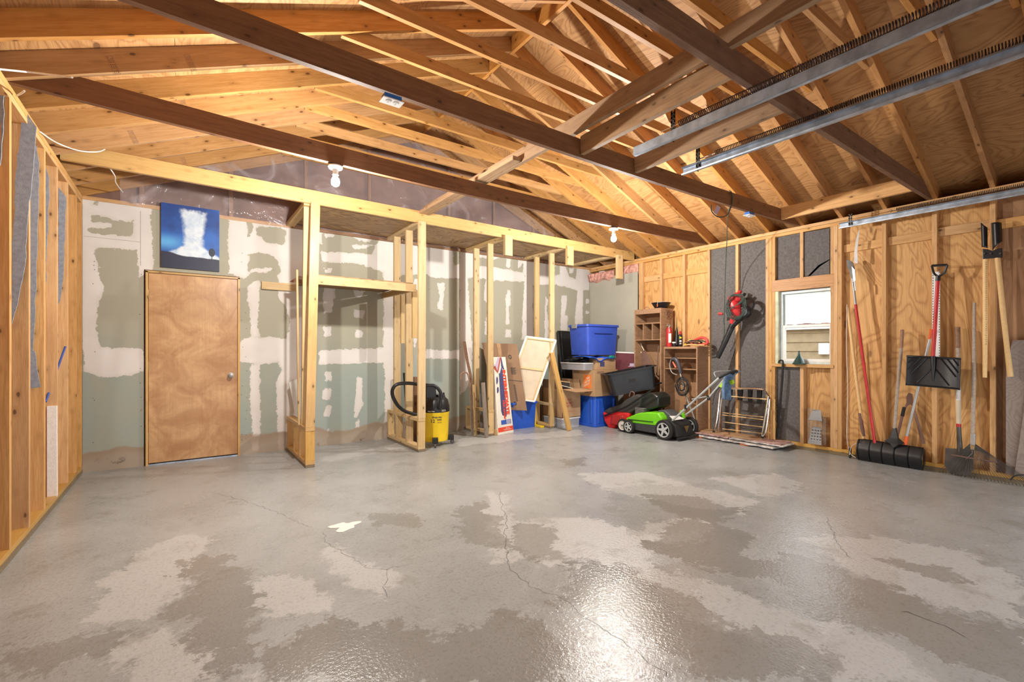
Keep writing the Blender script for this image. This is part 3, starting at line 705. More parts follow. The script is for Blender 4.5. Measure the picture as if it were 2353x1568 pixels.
# ------------------------------------------------------------------ roof (named ceiling)
def roofmat(side):   # local x along Y (grain), local y up the slope
    a = math.atan(SLP)
    ux = Vector((0, 1, 0)); uy = Vector((math.cos(a) * side, 0, math.sin(a))); uz = ux.cross(uy)
    return ux, uy, uz, a
ce = bpy.data.objects.new('ceiling', None); reg(ce, Matrix.Translation((RX, 2.5, 2.73)), None); tag(ce, 'exposed gable roof of rafters, collar ties and plywood', kind='structure')
VD = .1517
y0s = [YF - .55, YF - .55 + 1.6, YF + 1.05 + 2.44, 6.5]
for side in (1, -1):
    a = math.atan(SLP); xe = XL - .36 if side > 0 else XR + .36
    ze = ZP + VD - SLP * .36
    slope_len = (RX - (XL - .36)) / math.cos(a); row = 0; s0 = 0
    while s0 < slope_len - .01:
        s1 = min(slope_len, s0 + 1.217)
        off = 1.22 * (row % 2); ys = [YF - .5]; yy = YF - .5 + 1.25 + off
        while yy < 6.4: ys.append(yy); yy += 2.44
        ys.append(6.42)
        for i in range(len(ys) - 1):
            m = Matrix(((0, math.cos(a) * side, -math.sin(a) * side, xe), (1, 0, 0, ys[i]), (0, math.sin(a), math.cos(a), ze), (0, 0, 0, 1)))
            MB().box(.0015, ys[i + 1] - ys[i] - .0015, s0 + .0012, s1 - .0012, 0, .012).build('roof_panel', M_plyroof, ce, m)
        s0 = s1; row += 1
board('ridge_board', (RX, YF - .3, 4.262), (RX, 6.3, 4.262), .036, .19, M_raft, ce)
RY = [2.930 + .406 * k for k in range(-9, 9)]
ca = math.cos(math.atan(SLP))
for y in RY:
    if y > 6.17: y = 6.163
    for side in (1, -1):
        xe = XL - .34 if side > 0 else XR + .34; xr = RX - .019 * side
        zb = lambda x: rafz(x)
        p0 = Vector((xe, y + .019, ZP - SLP * .34 + VD / 2)); p1 = Vector((xr, y + .019, zb(xr) + VD / 2))
        mt = M_raftL if (side > 0 and y > 3.7) or (side < 0 and y > 3.9) else M_raft
        board('rafter', p0, p1, .038, VD * ca, mt, ce)
CZ = 3.445
for y in RY:
    if abs(y - 3.742) < .05 or y > 6: continue
    hh = .089
    x0 = XL + (CZ + .0 - ZP) / SLP; 
    mt = M_raftL if y > 3.2 else M_raft
    tp = (VD - hh + .0) / SLP
    def cutf(i, q, hh=hh):   # trim upper corners to stay under the deck
        return q
    board('collar_tie', (x0 + .01, y + .057, CZ + hh / 2), (2 * RX - x0 - .01, y + .057, CZ + hh / 2), .036, hh, mt, ce)
    # near-eave gap fill is open
for y in (1.344, 2.562, 3.780, .126):
    sg = {1.344: .022, 2.562: .055, 3.780: .06}.get(y, .03)
    board('ceiling_joist', (XL - .085, y + .019, ZP + .07), (XR + .085, y + .019, ZP + .07), .038, .14, M_joist, ce, sag=sg)
# strongback lying over the joists: an upright plank with a flat one beside it
board('strongback', (2.395, -.4, 2.892), (2.395, 5.19, 2.892), .038, .125, M_brace, ce)
board('strongback', (2.33, 3.2, 2.850), (2.33, 5.19, 2.850), .089, .036, M_brace, ce)
for x in (2.475, 3.095, 5.655):
    board('joist_brace', (x, 2.560, 2.80 - (.035 if x < 4 else .01)), (x, 1.384, 2.80 - (.012 if x < 4 else .005)), .038, .138, M_brace if x < 5 else M_stud, ce)
# printed grade stamps on the lumber and the deck: outlines and dashes of ink
def stampmarks(o, r, u, w, h, seed):
    r_ = random.Random(seed); o, r, u = Vector(o), Vector(r).normalized(), Vector(u).normalized(); mb = MB(); t = .0012
    def q(x0, x1, y0, y1): mb.add([o + r * x0 + u * y0, o + r * x1 + u * y0, o + r * x1 + u * y1, o + r * x0 + u * y1], [(0, 1, 2, 3)])
    n = 3
    for k in range(n):
        x0, x1 = w * k / n, w * (k + .86) / n
        q(x0, x1, 0, t); q(x0, x1, h - t, h); q(x0, x0 + t, 0, h); q(x1 - t, x1, 0, h)
        for j in range(3):
            xx = x0 + .004
            while xx < x1 - .012:
                l_ = r_.uniform(.003, .010); q(xx, xx + l_, h * (.16 + .27 * j), h * (.16 + .27 * j) + .0035); xx += l_ + .003
    return mb
slu = Vector((1, 0, SLP)).normalized(); sln = Vector((-SLP, 0, 1)).normalized()
for n_, (px, py) in enumerate([(268, 150), (445, 146), (430, 245), (302, 282), (312, 315), (440, 318), (428, 372), (640, 215)]):
    for y in RY:
        p_ = at(px, py, Y=y - .0012)
        if rafz(p_.x) + .03 < p_.z < rafz(p_.x) + .12:
            mb = stampmarks(p_ - sln * .05, sln, -slu, .11, .035, n_); mb.build('grade_stamp', M_brown, ce); break
def ondeck(px, py):
    u = (px - CX) / F; v = (HY - py) / F; dx = sn + cs * u; dy = cs - sn * u
    d = (ZP + VD - H + SLP * XR) / (v + SLP * dx); return Vector((d * dx, d * dy, H + d * v))
for n_, (px, py, w) in enumerate([(1430, 420, .26), (1545, 520, .22), (1960, 426, .30), (1790, 470, .25)]):
    p_ = ondeck(px, py); stampmarks(p_ - sln * 0 + Vector((-.0008, 0, -.0016)), (0, -1, 0), (-1, 0, SLP), w, .055, 40 + n_).build('sheet_stamp', M_ink, ce)
# unseen eave closing boards, added to stop light leaking in
for side in (1, -1):
    x = XL - .35 if side > 0 else XR + .35
    board('fascia', (x, YF - .4, 2.67), (x, 6.4, 2.67), .02, .20, M_dark, ce)
    xa, xb = (XL - .35, XL - .09) if side > 0 else (XR + .09, XR + .35)
    MB().box(xa, xb, YF - .4, 6.4, 2.575, 2.585).build('soffit', M_dark, ce)

# unseen front wall behind the camera; low doorway gaps added for fill light
fw = MB(); y_ = YF + .05
fw.box(XL - .1, -.18, y_, y_ + .1, 0, 2.73).box(2.58, 3.23, y_, y_ + .1, 0, 2.73).box(5.97, XR + .1, y_, y_ + .1, 0, 2.73).box(-.18, 2.58, y_, y_ + .1, 1.25, 2.73).box(3.23, 5.97, y_, y_ + .1, 1.25, 2.73)
fw.prism([(XL - .1, y_, 2.73), (XR + .1, y_, 2.73), (XR + .1, y_, rafz(XR) + .10), (RX, y_, rafz(RX) + .14), (XL - .1, y_, rafz(XL) + .10)], (0, .02, 0))
tag(fw.build('wall_front', M_plybrown), 'front garage wall behind the viewer, with two low gaps added for fill light', kind='structure')
# gable end
gw = MB(); zt = lambda x: rafz(x) + VD
gw.prism([(XL - .1, YB + .06, 2.62), (XR + .1, YB + .06, 2.62), (XR + .3, YB + .06, 2.80), (RX, YB + .06, zt(RX)), (XL - .3, YB + .06, 2.80)], (0, .02, 0))
gw = gw.build('wall_gable', M_brown); tag(gw, 'brown backing of the gable end above the drywall', kind='structure')
for x in (-.35, .45, 1.25, 2.05, 3.25, 4.05, 4.85, 5.6):
    board('gable_stud', (x, YB + .035, 2.72), (x, YB + .035, rafz(x) + .05), .038, .045, M_dark, gw, up=(0, 1, 0))
board('gable_plate', (XL, YB + .045, 2.72), (XR, YB + .045, 2.72), .09, .038, M_stud, gw)
sh = [(5 + 9 * random.random(), 3 + 12 * random.random(), 6 * random.random()) for _ in range(6)]
YP = YB
def psheet(u, v):
    x = -.52 + 5.75 * u; z0 = 2.705; z1 = min(rafz(x) + .12, 4.15); z = z0 + (z1 - z0) * v
    e = sum(math.sin(a * x + b_ * z * .6 + c) for a, b_, c in sh) / 6
    return Vector((x, YB - .002 + .0 - (.05 * abs(e) + .02 + .03 * (math.sin(3.1 * x) ** 2)) * max(0, min(1, (z - 2.79) * 7)), z + .02 * e * (v > .9)))
pv = MB().grid(psheet, 90, 28).build('plastic_sheet', M_poly, smooth=True); tag(pv, 'wrinkled clear plastic sheet covering the gable end above the drywall', 'plastic sheet')

# ------------------------------------------------------------------ closet framing
cf = thing('closet_frame', (3.4, 5.1, 0), 'half-built closet of pale two-by-fours: long header, posts and low kneewalls along the back wall', 'framing')
board('header', (XL + .005, 5.130, 2.812), (XR - .01, 5.130, 2.775), .038, .14, M_yel, cf)
# ceiling joists laid flat and plywood
CJ = [1.02, 2.275, 3.50, 4.62, 5.66]
for x in CJ: board('closet_joist', (x + .045, 5.151, 2.735), (x + .045, YB - .025, 2.735), .089, .038, M_new, cf)
for a_, c_ in zip(CJ[:-1], CJ[1:]):
    m = Matrix.Translation((a_ + (.005), 5.152, 2.7545))
    MB().box(0, c_ - a_ - .004, 0, YB - .03 - 5.152, 0, .012).build('closet_ceiling_panel', M_plycl, cf, m)
def kneewall(x, ys, zt_, mat, yend=6.13):
    c = x + .0445
    board('knee_sill', (c, ys[0], .015), (c, yend, .015), .089, .030, M_treat, cf)
    board('knee_bottom_plate', (c, ys[0], .049), (c, yend, .049), .089, .036, mat, cf)
    board('knee_top_plate', (c, ys[0] - .004, zt_ - .019), (c, yend, zt_ - .019), .089, .038, mat, cf)
    for y in ys: board('knee_stud', (c, y + .019, .067), (c, y + .019, zt_ - .038), .089, .038, mat, cf, up=(0, 1, 0))
def post(x, y0, y1, z0, z1, mat, w=.089, t=.038, xt=None):
    board('post', (x + w / 2, y0 + t / 2, z0), ((xt if xt is not None else x) + w / 2, y1 + t / 2, z1), w, t, mat, cf, up=(0, 1, 0))
kneewall(1.022, [5.08, 5.38, 5.70, 6.06], .415, M_yel)
post(1.022, 5.075, 5.075, .415, 2.742, M_yel, xt=1.075)
post(1.03, 5.33, 5.20, .415, 2.716, M_new)
kneewall(2.272, [5.11, 5.46, 5.80, 6.09], .40, M_new)
post(2.272, 5.105, 5.09, .40, 2.742, M_new, w=.092)
post(2.275, 5.48, 5.48, .40, 2.716, M_new); post(2.275, 5.88, 5.88, .40, 2.716, M_new)
board('scab', (2.34, 5.76, 1.30), (2.34, 5.76, 1.93), .05, .038, M_new, cf, up=(0, 1, 0))
board('scab', (2.32, 5.33, 1.36), (2.32, 5.33, 1.95), .062, .038, M_new, cf, up=(0, 1, 0))
kneewall(3.50, [5.49, 5.86, 6.10], .37, M_new)
post(3.50, 5.50, 5.50, .37, 2.716, M_new); post(3.50, 5.88, 5.88, .37, 2.716, M_new)
kneewall(4.62, [5.48, 5.84], .39, M_new, yend=6.0)
post(4.63, 5.49, 5.49, .39, 2.716, M_new); post(4.63, 5.86, 5.86, .39, 2.716, M_new)
for x, zb_ in ((3.488, 2.476), (4.60, 2.465), (5.68, 2.362)):
    board('header_block', (x + .062, 5.085, zb_), (x + .062, 5.085, 2.745), .12, .05, M_new, cf, up=(0, 1, 0))
# shelf between the first two bays
board('shelf_rail', (1.10, 5.20, 1.955), (2.28, 5.20, 1.955), .038, .092, M_new, cf)
board('shelf_side', (2.225, 5.22, 1.945), (2.225, YB - .01, 1.955), .034, .07, M_new, cf)
MB().box(1.14, 2.24, 5.19, YB - .003, 2.002, 2.014).build('shelf_panel', M_plycl, cf)
board('wall_cleat', (.755, YB - .022, 1.975), (1.15, YB - .022, 1.975), .038, .09, M_new, cf)
board('thin_stop', (1.005, 5.32, .415), (1.005, 5.42, 2.08), .02, .02, M_new, cf)
MB().prism([at(665, 648, Y=5.75), at(686, 634, Y=5.6), at(688, 652, Y=5.6)], (.1, .05, 0)).build('shelf_scrap', M_dark, cf)

# ------------------------------------------------------------------ bulbs
def lamp(x, y, zb, label):
    t = thing('ceiling_lamp', (x, y, zb - .18), label, 'lamp', 'bare bulbs on the middle dark joist')
    mw = Matrix.Translation((x, y, zb)) @ Matrix.Rotation(R(180), 4, 'X')
    MB().lathe([(.052, 0), (.055, .01), (.05, .02), (.022, .03), (.02, .065), (.024, .07)], 20, mw).build('lamp_holder', M_porc, t, smooth=True)
    MB().lathe([(.05, -.004), (.05, 0)], 12, mw).build('junction_box', M_bluebox, t)
    MB().lathe([(.014, .065), (.018, .085), (.030, .105), (.034, .125), (.028, .148), (.012, .16), (.002, .162)], 20, mw).build('bulb', M_bulb, t, smooth=True)
    ld = bpy.data.lights.new('bulb_light', 'POINT'); ld.energy = BULB_W; ld.color = BULB_COL; ld.shadow_soft_size = .035
    lo = bpy.data.objects.new('bulb_light', ld); reg(lo, Matrix.Translation((x, y, zb - .215)), None)
lamp(4.19, 3.797, 2.664, 'bare lit bulb under the dark joist, right one near the corner insulation')
lamp(.985, 3.797, 2.668, 'bare lit bulb under the dark joist, left one in front of the plastic sheet')

# ------------------------------------------------------------------ garage door tracks
def track(x, z, y0, y1, label, xs_=1, hang=None, yh=None, sp=(0, .06), spy=None):
    t = thing('door_track', (x, y0, z), label, 'track')
    prof = [(0, 0), (.024, 0), (.026, .010), (.003, .012), (.003, .05), (.026, .052), (.024, .062), (0, .062)]
    prof = [(xs_ * a, b_) for a, b_ in prof]
    MB().prism([(x + a, y0, z + b_) for a, b_ in prof], (0, y1 - y0, 0)).build('rail', M_galv, t)
    m = MB().prism([(x - .002 * xs_, y0, z + .003), (x - .004 * xs_, y0, z + .003), (x - .004 * xs_, y0, z + .058), (x - .002 * xs_, y0, z + .058)], (0, y1 - y0, 0)).build('rail_web', M_galv, t)
    # spring
    sy0, sy1 = spy; n = int((sy0 - sy1) / .0115); pts = []
    cx_, cz_ = x + sp[0], z + sp[1]
    for i in range(n * 8 + 1):
        a = 2 * math.pi * i / 8; r_ = .019; pts.append((cx_ + r_ * math.cos(a), sy0 - (sy0 - sy1) * i / (n * 8), cz_ + r_ * math.sin(a)))
    MB().tube(pts, .0028, 4).build('spring', M_spring, t, smooth=True)
    MB().tube([(cx_, sy0, cz_), (cx_, sy0 + .03, cz_), (cx_ + .01, sy0 + .045, cz_ + .012), (cx_, sy0 + .06, cz_), (cx_ - .01, sy0 + .045, cz_ - .012), (cx_, sy0 + .035, cz_)], .004, 6).tube([(cx_, sy0 + .06, cz_), (cx_, sy0 + .14, cz_)], .004, 6).build('eye_bolt', M_chrome, t, smooth=True)
    if yh is not None:
        hx = x + .012 * xs_; mm = MB()
        for i in range(int((hang - z) / .028)):
            zz_ = z + i * .028
            for (a0, a1) in ((0, .008), (.024, .032)): mm.box(hx + a0, hx + a1, yh, yh + .003, zz_, zz_ + .028)
            mm.box(hx, hx + .032, yh, yh + .003, zz_, zz_ + .016)
            mm.box(hx, hx + .003, yh - .03, yh, zz_, zz_ + .017).box(hx, hx + .003, yh - .03, yh - .022, zz_, zz_ + .028).box(hx, hx + .003, yh - .008, yh, zz_, zz_ + .028)
        mm.build('perforated_hanger', M_steel, t)
        MB().box(x - .002, x + .006, yh - .09, yh - .01, z + .01, z + .055).build('bracket', M_steel, t)
track(2.60, 2.585, 2.17, -.9, 'upper galvanised garage door track with spring, nearest the ceiling centre', 1, 2.79, 1.87, (.0, .082), (1.80, -.7))
track(3.215, 2.585, 2.19, -.9, 'second galvanised garage door track with spring, beside the first', -1, 2.91, 2.07, (.02, .095), (1.93, -.7))
track(5.98, 2.565, 2.09, -.9, 'galvanised garage door track running along the right stud wall', -1, 2.72, 2.0, (.05, .10), (1.60, -.7))

# outlets on the joists
def outlet(x, y, z, label, rz=0):
    t = thing('outlet_box', (x, y, z), label, 'outlet')
    mw = Matrix.Translation((x, y, z)) @ Matrix.Rotation(rz, 4, 'Z')
    MB().box(-.05, .05, -.027, .027, 0, .028, mw).build('box', M_bluebox, t)
    MB().box(-.062, .062, -.038, .038, -.006, 0, mw).build('cover_plate', M_white, t, bevel=.002)
    for s_ in (-1, 1):
        MB().lathe([(.0165, -.0085), (.0165, -.006)], 16, mw @ Matrix.Translation((s_ * .022, 0, 0))).build('socket', M_porc, t)
        for k in (-1, 1): MB().box(s_ * .022 - .001, s_ * .022 + .001, k * .006 - .004, k * .006 + .004, -.0092, -.0085, mw).build('slot', M_ink, t)
    return t
outlet(.985, 2.585, 2.650, 'blue outlet box with white duplex cover under the nearest long joist')
outlet(4.99, 2.59, 2.668, 'blue outlet box on the joist with a black cord plugged in, above the leaf blower')
# ================================================================== objects by the closet frame
# ---- shop vacuum
VX, VY, VR = 2.640, 5.42, .178
vac = thing('shop_vacuum', (VX, VY, 0), 'yellow and black wet-dry shop vacuum behind the second closet post', 'vacuum')
T = Matrix.Translation((VX, VY, 0))
MB().lathe([(VR * .86, .055), (VR * .93, .065), (VR * .95, .12), (VR, .40), (VR * 1.03, .41), (VR * 1.03, .43)], 40, T).build('drum', M_yellow, vac, smooth=True)
MB().lathe([(VR * 1.04, .428), (VR * 1.05, .45), (VR * 1.04, .50), (VR * .98, .53), (VR * .93, .575), (VR * .80, .60), (VR * .3, .61)], 40, T).build('lid', M_blkp, vac, smooth=True)
MB().bevbox(VX - .13, VX + .02, VY - .02, VY + .14, .60, .745, .02, .88).build('motor_housing', M_blkp, vac, bevel=.006)
MB().bevbox(VX + .02, VX + .13, VY - .06, VY + .08, .59, .635, .02, .85).box(VX + .12, VX + .135, VY - .01, VY + .02, .60, .66).build('switch_housing', M_blkp, vac, bevel=.004)
vd = Vector((-VX, -VY, 0)).normalized(); vr = Vector((-vd.y, vd.x, 0)); 
if vr.dot(Vector((cs, -sn, 0))) < 0: vr = -vr
def around(rad, z0, ang0=0.0):
    def f(x, y):
        a = x / rad + ang0; return Vector((VX, VY, z0 + y)) + (vd * math.cos(a) + vr * math.sin(a)) * (rad + .0012)
    return f
text('shop-vac', .036, around(VR * .995, .372, .15), 'lettering', M_ink, vac, bold=.001)
text('12', .058, around(VR * .985, .322, -.16), 'lettering', M_ink, vac, bold=.0012)
text('GALLON', .014, around(VR * .985, .305, .33), 'lettering', M_ink, vac, bold=.0004)
mb = MB(); fn = around(VR * .985, .325, .33)
for k in range(6):
    for j in range(6): mb.add([fn(-.03 + j * .01, k * .004), fn(-.03 + j * .01 + .0095, k * .004), fn(-.03 + j * .01 + .0095, k * .004 + .0012 + .0004 * k), fn(-.03 + j * .01, k * .004 + .0012 + .0004 * k)], [(0, 1, 2, 3)])
mb.build('stripes', M_ink, vac)
text('Heavy Duty', .018, around(VR * 1.06, .448, -.25), 'lettering', M_paper, vac, bold=.0005)
text('Super Vac\nWet & Dry', .014, around(VR * 1.06, .452, .62), 'lettering', M_paper, vac, bold=.0004)
inlet = Vector((VX, VY, .50)) + (vd * math.cos(.35) + vr * math.sin(.35)) * (VR * .98)
MB().tube([inlet, inlet + vd * .035, inlet + vd * .05], [.035, .033, .026], 14).build('inlet', M_blkp, vac, smooth=True)
hp = [inlet + vd * .04, inlet + vd * .07 + Vector((0, 0, .02)), at(1008, 890, Y=5.22), at(985, 873, Y=5.25), at(960, 865 - 4, Y=5.24), at(935, 882, Y=5.235), at(912, 886, Y=5.24), at(902, 900, Y=5.26), at(903, 915, Y=5.30), at(915, 935, Y=5.34), at(935, 949, Y=5.36), at(958, 953, Y=5.38), at(975, 950, Y=5.40)]
hp = [inlet + vd * .04, inlet + vd * .075, at(1013, 905, Y=5.17), at(1000, 888, Y=5.18), at(984, 886, Y=5.19), at(958, 883, Y=5.22), at(935, 881, Y=5.23), at(912, 884, Y=5.24), at(902, 896, Y=5.26), at(903, 912, Y=5.28), at(914, 932, Y=5.30), at(930, 945, Y=5.32), at(952, 952, Y=5.34), at(975, 955, Y=5.36)]
cen = catmull(hp, 14); rs = [.0205 + .0014 * (i % 2) for i in range(len(cen))]
MB().tube(cen, rs, 12).build('hose', M_blkp, vac, smooth=True)
for k in range(4):
    a = math.pi / 4 + k * math.pi / 2 + .35
    dx_, dy_ = math.cos(a), math.sin(a)
    m = Matrix.Translation((VX + dx_ * .19, VY + dy_ * .19, .085)) @ Matrix.Rotation(a, 4, 'Z')
    ft = MB().box(-.05, .05, -.035, .035, -.03, .035, m).build('caster_bracket', M_blkr, vac, bevel=.006)
    m2 = m @ Matrix.Translation((.03, 0, -.057)) @ Matrix.Rotation(R(90), 4, 'X')
    MB().lathe([(.006, -.012), (.026, -.010), (.028, 0), (.026, .010), (.006, .012)], 16, m2).build('caster_wheel', M_steel, ft, smooth=True)

# ---- sticks behind the second kneewall
tag(MB().tube([(2.52, 5.98, 0), (2.47, 6.02, .9)], .02, 8).build('black_pole', M_blkp, smooth=True), 'black pole standing behind the second kneewall left of the vacuum', 'pole')
board_t = board('brown_plank', (2.47, 5.66, 0), (2.50, 5.70, .86), .06, .03, M_dark, None, up=(0, 1, 0)); tag(board_t, 'short reddish-brown plank standing behind the second kneewall', 'plank')
MB().prism([at(664, 879, Y=6.02), at(690, 868, Y=6.12), at(692, 952, Y=6.10), at(679, 956, Y=5.98)], (.004, .01, 0)).build('whiteboard', M_white)
tag(bpy.data.objects['whiteboard'], 'white offcut panel leaning on the first kneewall by the door', 'panel')

# ---- things around the third kneewall
tag(MB().tube(catmull([at(1067, 786, Y=6.0), at(1074, 830, Y=5.9), at(1084, 880, Y=5.78), at(1094, 985, Y=5.70)], 4), [.022] * 4 + [.02] * 4 + [.018] * 5, 9).build('tool_handle', M_dark, smooth=True), 'round brown stick leaning behind the grey boards at the third kneewall', 'stick')
q = catmull([at(1058, 872, Y=5.75), at(1058, 862, Y=5.75), at(1064, 856, Y=5.75), at(1072, 857, Y=5.74), at(1077, 867, Y=5.73), at(1080, 890, Y=5.72), at(1088, 985, Y=5.66)], 6)
tag(MB().tube(q, [.013] * 4 + [.010] * (len(q) - 4), 9).build('walking_cane', M_dark, smooth=True), 'dark wooden walking cane with a crook handle beside the brown stick', 'cane')
def standing(pxb, pyb, ztop, w, mat, label, lean=(0, .06), t=.02, name='weathered_board'):
    b0 = at(pxb, pyb, Z=0.0)
    o = board(name, b0 + Vector((0, 0, .002)), b0 + Vector((lean[0], lean[1], ztop)), w, t, mat, None, up=(-.55, 1, 0)); return tag(o, label, 'board')
standing(1086, 1000, .745, .045, M_grayw, 'narrow grey weathered board standing left at the third kneewall', lean=(-.03, .03))
standing(1093, 1002, .72, .035, M_new, 'narrow pale yellow board beside the narrow grey one', lean=(-.01, .05))
standing(1118, 1006, .76, .085, M_grayw, 'wide grey weathered board standing in front of the third kneewall post', lean=(-.02, .06))
standing(1140, 1000, .075, .08, M_new, 'short pale wood block lying at the foot of the third closet post', lean=(0, 0), t=.05, name='wood_block')

# ---- flattened cardboard, printed carton, tote, canvas
def quadthing(name, cs_, t, mat, label, cat, **k):
    cs_ = [Vector(c) for c in cs_]; nrm = (cs_[1] - cs_[0]).cross(cs_[3] - cs_[0]).normalized()
    if nrm.y < 0: nrm = -nrm
    o = MB().prism(cs_, nrm * t).build(name, mat, **k); tag(o, label, cat); return o, nrm
K = [at(1107, 788, Y=6.05), at(1188, 791, Y=5.72), at(1211, 944, Y=5.60)]; K.append(K[0] + K[2] - K[1] + (K[1] - K[0]) * .12)
cb, nrm = quadthing('flattened_carton', K, .02, M_cardd, 'tall flattened brown carton leaning behind the white and red box', 'cardboard')
fnk = lambda s_, t_: K[0].lerp(K[1], s_).lerp(K[3].lerp(K[2], s_), t_) - nrm * .0015
MB().add([fnk(.42, .0), fnk(.52, 0), fnk(.52, .62), fnk(.42, .62)], [(0, 1, 2, 3)]).build('packing_tape', M_tan, cb)
MB().add([fnk(.0, .53), fnk(1, .56), fnk(1, .567), fnk(0, .537)], [(0, 1, 2, 3)]).build('slot', M_ink, cb)
mb = MB()
for s_, t_, a, c in ((.74, .20, .05, .035), (.66, .90, .05, .03)):
    n = 10
    for k in range(n):
        a0_, a1_ = 2 * math.pi * k / n, 2 * math.pi * (k + .8) / n
        mb.add([fnk(s_ + a * math.cos(a0_), t_ + c * math.sin(a0_)), fnk(s_ + a * math.cos(a1_), t_ + c * math.sin(a1_)), fnk(s_ + .5 * a * math.cos(a1_), t_ + .5 * c * math.sin(a1_)), fnk(s_ + .5 * a * math.cos(a0_), t_ + .5 * c * math.sin(a0_))], [(0, 1, 2, 3)])
for k in range(9): mb.add([fnk(.70, .36 + k * .012), fnk(.86 - .02 * (k % 3), .36 + k * .012), fnk(.86 - .02 * (k % 3), .366 + k * .012), fnk(.70, .366 + k * .012)], [(0, 1, 2, 3)])
for k in range(14): mb.add([fnk(.70, .62 + k * .018), fnk(.76, .62 + k * .018), fnk(.76, .63 + k * .018), fnk(.70, .63 + k * .018)], [(0, 1, 2, 3)])
mb.build('printed_marks', M_ink, cb)

bx = thing('printed_carton', (3.80, 5.55, 0), 'tall narrow white carton with red INTERMEDIATE lettering beside the third closet post', 'box')
b0, b1 = Vector((3.655, 5.478, .0)), Vector((3.985, 5.560, .0)); rdir = (b1 - b0).normalized(); lean = Vector((-.028, .085, 1.10)).normalized()
nb_ = rdir.cross(lean).normalized(); nb_ = nb_ if nb_.y > 0 else -nb_
Hh = 1.115
def cf_(x, y, off=-.0012):    # x 0..w from the left, y 0..Hh up; carton narrows towards its top
    wfac = 1.0 - .22 * y / Hh
    return b0 + rdir * (x * wfac) + lean * y + nb_ * off
wb_ = (b1 - b0).length
fr = [cf_(0, 0, 0), cf_(wb_, 0, 0), cf_(wb_, Hh, 0), cf_(0, Hh, 0)]
MB().prism(fr, nb_ * .09).build('carton', M_paper, bx, bevel=.002)
def patch(pts, mat, name, parent, off=-.0012): return MB().add([cf_(x * wb_, y, off) for x, y in pts], [tuple(range(len(pts)))]).build(name, mat, parent)
patch([(.02, .035), (.99, .035), (.99, .10), (.02, .10)], M_redink, 'red_band', bx)
patch([(.30, .33), (.36, .27), (.62, .24), (.66, .30), (.66, .86), (.60, .98), (.42, .88), (.34, .88)], M_navy, 'printed_picture', bx)
patch([(.56, .98), (.68, .93), (.80, .93), (.72, 1.0), (.66, 1.10), (.60, 1.10)], M_navy, 'printed_picture', bx, -.0014)
patch([(.02, 1.11), (.58, 1.11), (.36, .90), (.02, .96)], M_purp, 'printed_panel', bx, -.0014)
patch([(.0, .985), (.12, .985), (.24, .915), (.52, 1.112), (.66, 1.112), (.26, .875), (.0, .95)], M_brick, 'printed_band', bx, -.002)
patch([(.0, 1.112), (.36, 1.112), (.10, 1.0), (.0, 1.02)], M_paper, 'printed_panel', bx, -.0018)
patch([(.24, .135), (.90, .135), (.90, .20), (.24, .20)], M_blueink, 'printed_table', bx)
for k in range(6): patch([(.58, .142 + k * .0095), (.87, .142 + k * .0095), (.87, .146 + k * .0095), (.58, .146 + k * .0095)], M_paper, 'table_line', bx, -.002)
for yy, s_ in ((.78, 1), (.64, .8)):
    patch([(.10, yy - .05 * s_), (.16, yy - .06 * s_), (.24, yy - .02), (.25, yy + .03), (.18, yy + .06 * s_), (.11, yy + .02)], M_navy, 'printed_picture', bx)
vt = lambda cx_, cy_, sc=1: (lambda x, y: cf_(cx_ * wb_ + y, cy_ - x * sc, -.003))
text('INTERMEDIATE', .098, vt(.735, .60, .98), 'lettering', M_redink, bx, bold=.0062)
text('Hot cotter', .062, vt(.52, .345), 'lettering', M_redink, bx, bold=.004)
text('FOR THE\nProfessional Quality', .020, lambda x, y: cf_(.62 * wb_ + x, .068 + y, -.003), 'lettering', M_paper, bx, bold=.0005)

